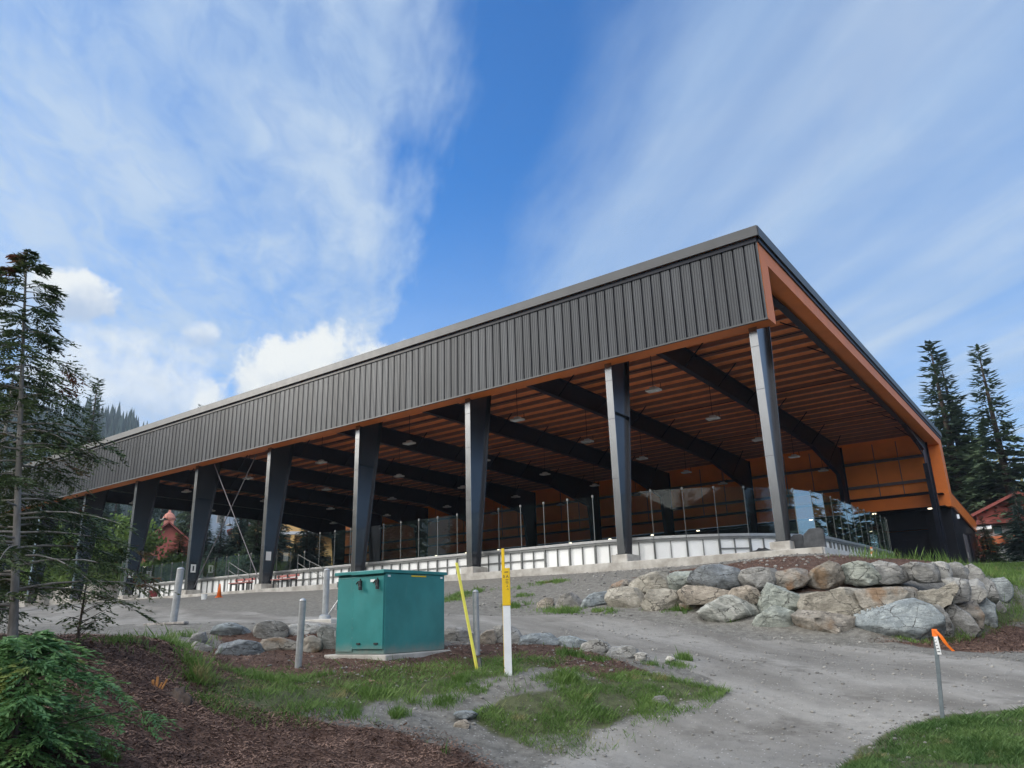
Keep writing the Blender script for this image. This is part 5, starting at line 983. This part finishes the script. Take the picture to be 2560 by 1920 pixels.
for k in range(2600):
    a, bb = rg.uniform(16, 46), rg.uniform(.6, 4.02); i, j = int(a), min(int(bb), n-2); fa_, fb_ = a-i, bb-j
    p = (VA[i, j]*(1-fa_)+VA[i+1, j]*fa_)*(1-fb_)+(VA[i, j+1]*(1-fa_)+VA[i+1, j+1]*fa_)*fb_; hh = rg.uniform(9, 20); r_ = hh*.16; n0 = len(TV)
    for (rr_, zz) in ((r_, 0), (r_*.75, hh*.35)):
        TV += [(p[0]+rr_*cos(2*pi*q/5+k), p[1]+rr_*sin(2*pi*q/5+k), p[2]-1+zz) for q in range(5)]
    TV.append((p[0], p[1], p[2]+hh)); TF += [(n0+q, n0+(q+1) % 5, n0+5+(q+1) % 5, n0+5+q) for q in range(5)]+[(n0+5+q, n0+5+(q+1) % 5, n0+10) for q in range(5)]
o = raw_mesh('hill_forest', TV, TF, hm, None, (0, 0, 0)); tag(o, 'mass of far conifers covering the hillside', 'forest', None, 'stuff')

V = []; m_ = 5  # unseen hill added behind the camera to darken reflections in the glass
for i in range(49):
    a = radians(-84-i*4.0)
    for j, (D, zz) in enumerate(((90, -.5), (105, 12), (130, 24), (180, 42), (260, 46))): V.append((CAM[0]+D*sin(a), CAM[1]+D*cos(a), g(CAM[0]+D*sin(a), CAM[1]+D*cos(a))*.3-1+zz*(1+.25*sin(i*1.1+j))))
o = raw_mesh('added_rear_hill', V, [(i*m_+j, (i+1)*m_+j, (i+1)*m_+j+1, i*m_+j+1) for i in range(48) for j in range(m_-1)], hm, None, (0, 0, 0), True); tag(o, 'added unseen hill behind the viewpoint that darkens the rink glass reflections', 'hill', None, 'structure')
# near vegetation ----------------------------------------------------------------
P = tuple(PT['tree']); P = (P[0]-.06, P[1]-.04, g(P[0], P[1])-.03)
plant('cedar_tree', P, 'sparse young cedar with grey trunk and drooping browned branches, left foreground', 'tree', None, conifer(7, 4.78, 1.50, 130, 36, .50, .024, .38, .18, .10, 14, .60, (-.108, -.08), .030, .06, .25, .05), LF['cedar'], M['bark'], 4.78, .042, (-.108, -.08), 3, 'foliage')
P = tuple(PT['tree2']); P = (P[0]-.55, P[1]-.15, g(P[0]-.55, P[1]-.15)-.03)
plant('cedar_tree', P, 'second cedar with a pale trunk at the left picture edge, behind the first', 'tree', None, conifer(17, 3.7, 1.1, 85, 22, .42, .024, .34, .12, .08, 13, .6, (-.06, 0), .030, .06, .2, .05), LF['cedar'], M['bark'], 3.7, .055, (-.06, 0), 5, 'foliage')
x, y, _ = PT['shrub']
plant('cedar_shrub', (x, y, g(x, y)-.05), 'dense fresh green cedar shrub in the lower left corner', 'shrub', None, conifer(27, 1.0, 1.12, 82, 30, .50, .023, .62, .55, .02, 18, .42, (.0, .0), .016, .08, .5, .05), LF['shrub'], M['barkd'], 1.0, .035, (0, 0), 5, 'foliage')
x, y, _ = PT['shrub2']
plant('sapling', (x, y, g(x, y)-.03), 'thin leafy sapling beside the cedar trunk, above the green shrub', 'sapling', None, conifer(31, .80, .55, 26, 10, .22, .024, .1, .55, .1, 5, .4, (.05, 0), .014, .25, .1), LF['sap'], M['barkd'], .8, .012, (.05, 0), 5, 'foliage')
# split wood and stump on the mound
x, y, _ = PT['stump']; z = g(x, y); b = MB()
for k in range(5): b.slab((x-.06+.03*k, y+.012*k, z-.03), (x-.09+.045*k, y+.03*k-.03, z+.05+.03*((k*37) % 3)), .035, .02)
o = b.build('wood_chunk', M['stump'], None, (x, y, z), bevel=.006); tag(o, 'splintered orange piece of wood on the mulch mound', 'wood')
Vs, Fs = ICO[4]; q = Vs*vec(.15, .13, .12); q = q*(1+1.5*(fbm(q[:, 0]*3+q[:, 2], q[:, 1]*5+9, 7, 4, 3)-.5))[:, None]; x2, y2 = x+.28, y+.14; z2 = g(x2, y2)
o = raw_mesh('tree_stump', q+vec(x2, y2, z2-.01), Fs, M['barkd'], None, (x2, y2, z2), True); tag(o, 'gnarled grey stump root at the right side of the mulch mound', 'stump')

# ground cover (uncountable) ------------------------------------------------------
def scatter(poly, n, rg, key=None, soft=.3):
    P_ = np.array(poly); lo, hi = P_.min(0), P_.max(0); p = rg.uniform(lo, hi, (n, 2)); s = sdist(p[:, 0], p[:, 1], poly); return p[s > -soft*rg.rand(n)]
def blades(p, rg, hmin, hmax, w_, lean=.5):
    n = len(p); z = gzn(p[:, 0], p[:, 1])-.01; b0 = np.stack([p[:, 0], p[:, 1], z], -1); hgt = rg.uniform(hmin, hmax, n)*(.6+.8*vnoise(p[:, 0], p[:, 1], 2.5, 3)); ph = rg.uniform(0, 2*pi, n); ln = rg.uniform(.05, lean, n)
    hgt = hgt*np.where(rg.rand(n) < .06, 1.7, 1.0); d_ = np.stack([np.cos(ph)*ln, np.sin(ph)*ln, np.ones(n)], -1)*hgt[:, None]; pw = ph+pi/2+rg.normal(size=n)*.4; wv = np.stack([np.cos(pw), np.sin(pw), np.zeros(n)], -1)*w_
    n_ = n; V = np.empty((n_, 4, 3)); V[:, 0] = b0-wv*.6; V[:, 1] = b0+wv*.6; V[:, 2] = b0+d_*vec(1, 1, .62)*.62+wv*.5; V[:, 3] = b0+d_*vec(1.25, 1.25, 1.0); 
    V[:, 2] = b0+d_*.55+wv*.55; return V.reshape(-1, 3), np.arange(n_*4).reshape(n_, 4)
rg = np.random.RandomState(21); AV = []; AF = []; cnt = 0
def addb(VF):
    global cnt
    V, F_ = VF; AV.append(V); AF.append(F_+cnt); cnt += len(V)
for poly in ZONES['grass'][:2]:
    p = scatter(poly, 38000, rg, soft=.6); k = fbm(p[:, 0], p[:, 1], 2.1, 4, 31); p = p[rg.rand(len(p)) < np.clip((k-.36)*5, 0.05, .95)]; addb(blades(p, rg, .025, .085, .0055, 1.0))
for (tx, ty), r_ in TUFTS:
    n = int(520*r_/.3)+60; q = rg.normal(size=(n, 2))*r_*.5*vec(1.0, .8); p = vec(tx, ty)+q; k = fbm(p[:, 0], p[:, 1], 4.0, 3, 33); p = p[k > .47]; D = np.hypot(tx-CAM[0], ty-CAM[1])
    addb(blades(p, rg, .04, .11 if D < 13 else .12, .006 if D < 13 else .011, .6))
for (tx, ty), r_, n, hh in TALL: addb(blades(vec(tx, ty)+rg.normal(size=(n, 2))*r_*.42, rg, hh*.25, hh*.75, .006, .8))
AV.append(np.zeros((0, 3))); AF.append(np.zeros((0, 4), int))
o = raw_mesh('grass', np.vstack(AV), np.vstack(AF), LF['grass'], None, (0, 0, 0)); tag(o, 'patchy bright green grass growing in the bare soil', 'grass', None, 'stuff')
AV = []; AF = []; cnt = 0
p = scatter(ZONES['grass'][2], 80000, rg, soft=.0); p = p[sdist(p[:, 0], p[:, 1], ZONES['grass'][2]) > .75*(fbm(p[:, 0], p[:, 1], 2.6, 4, 55)-.38)+.1*rg.randn(len(p))]; k = fbm(p[:, 0], p[:, 1], 1.4, 4, 77); p = p[rg.rand(len(p)) < np.clip((k-.25)*4.5, .12, 1)]; addb(blades(p, rg, .02, .055, .005, 1.1))
addb(blades(scatter(ZONES['grass'][4], 45000, rg, soft=.05), rg, .03, .08, .006, 1.0))
o = raw_mesh('lawn_grass', np.vstack(AV), np.vstack(AF), LF['lawn'], None, (0, 0, 0)); tag(o, 'short green lawn in the lower right corner', 'lawn', None, 'stuff')
AV = []; AF = []; cnt = 0
p = scatter(ZONES['grass'][3], 30000, rg, soft=.2); addb(blades(p, rg, .05, .12, .009, .7))
p = np.stack([rg.uniform(2.6, 9, 7000), rg.uniform(-5.2, 7, 7000)], -1); k = fbm(p[:, 0], p[:, 1], 1.3, 3, 41); p = p[rg.rand(len(p)) < np.clip((k-.42)*4, 0.02, .9)]; addb(blades(p, rg, .10, .34, .011, .4))
o = raw_mesh('bank_grass', np.vstack(AV), np.vstack(AF), LF['grass'], None, (0, 0, 0)); tag(o, 'taller grass on the bank above and right of the rock wall', 'grass', None, 'stuff')
AV = []; AF = []; cnt = 0
p = np.stack([rg.uniform(-98, -68, 26000), rg.uniform(2, 60, 26000)], -1); addb(blades(p, rg, .4, .95, .09, .5))
o = raw_mesh('meadow_grass', np.vstack(AV), np.vstack(AF), LF['decid'], None, (0, 0, 0)); tag(o, 'green grassy bank beyond the left end of the rink', 'grass', None, 'stuff')
# bark chips and pebbles
def flakes(p, rg, l0, l1, w_, up_=.02):
    n = len(p); z = gzn(p[:, 0], p[:, 1])+rg.uniform(0, up_, n); c_ = np.stack([p[:, 0], p[:, 1], z], -1); ph = rg.uniform(0, 2*pi, n); a = np.stack([np.cos(ph), np.sin(ph), rg.normal(size=n)*.28], -1)*(rg.uniform(l0, l1, n)/2)[:, None]
    b_ = np.stack([-np.sin(ph), np.cos(ph), rg.normal(size=n)*.35], -1)*(w_*rg.uniform(.5, 1.2, n)/2)[:, None]; V = np.stack([c_-a-b_*.6, c_+a*.9-b_, c_+a+b_*.7, c_-a*.95+b_], 1); return V.reshape(-1, 3), np.arange(n*4).reshape(n, 4)
AV = []; AF = []; cnt = 0
for poly, n in zip(ZONES['mulch'], (95000, 26000, 26000, 9000, 22000)): addb(flakes(scatter(poly, n, rg, soft=.35), rg, .012, .052, .012)); addb(flakes(scatter(poly, n//40, rg, soft=.35), rg, .06, .14, .02))
o = raw_mesh('bark_chips', np.vstack(AV), np.vstack(AF), M['chip'], None, (0, 0, 0)); tag(o, 'loose reddish bark chips lying over the mulch beds', 'bark chips', None, 'stuff')
# light splinters and twigs lying on the mulch
PV = []; PF = []; cnt = 0; Vi, Fi = ico(1)
pts = np.concatenate([np.stack([rg.uniform(-9, 3, 2600), rg.uniform(-9, -.6, 2600)], -1), np.stack([rg.uniform(-1, 7, 2600), rg.uniform(-19, -10, 2600)], -1), scatter(ZONES['mulch'][1], 900, rg)]+[np.array(a)+np.outer(rg.rand(60), np.array(b_)-np.array(a))+rg.normal(size=(60, 2))*.22 for a, b_ in zip(ZONES['road'][0], ZONES['road'][0][1:]) if np.hypot(a[0]-CAM[0], a[1]-CAM[1]) < 22])
pz = gzn(pts[:, 0], pts[:, 1]); PV = []; PF = []
for k, (a, b_) in enumerate(pts):
    s_ = .007+.026*rg.rand()**6*(1.7 if b_ > -9.5 else .8); PV.append(Vi*vec(s_*rg.uniform(.8, 1.5), s_*rg.uniform(.8, 1.4), s_*.7)+vec(a, b_, pz[k]+s_*.25)); PF.append(Fi+k*len(Vi))
o = raw_mesh('pebbles', np.vstack(PV), np.vstack(PF), M['peb'], None, (0, 0, 0), True); tag(o, 'scattered pebbles on the gravel slope and bare soil', 'pebbles', None, 'stuff')

# far air: a thin even haze round the whole scene
b = MB(); b.box(-950, 950, -950, 950, -40, 240)
hz = bpy.data.materials.new('far_haze'); hz.use_nodes = True; t_ = NT(hz.node_tree)
pv = t_.n('ShaderNodeVolumePrincipled'); pv.inputs['Color'].default_value = (.70, .83, 1.0, 1); pv.inputs['Density'].default_value = .00028; pv.inputs['Anisotropy'].default_value = .2
oo = t_.n('ShaderNodeOutputMaterial'); t_.t.links.new(pv.outputs[0], oo.inputs['Volume'])
o = b.build('haze', hz); tag(o, 'thin bluish haze in the far air', 'haze', None, 'stuff')
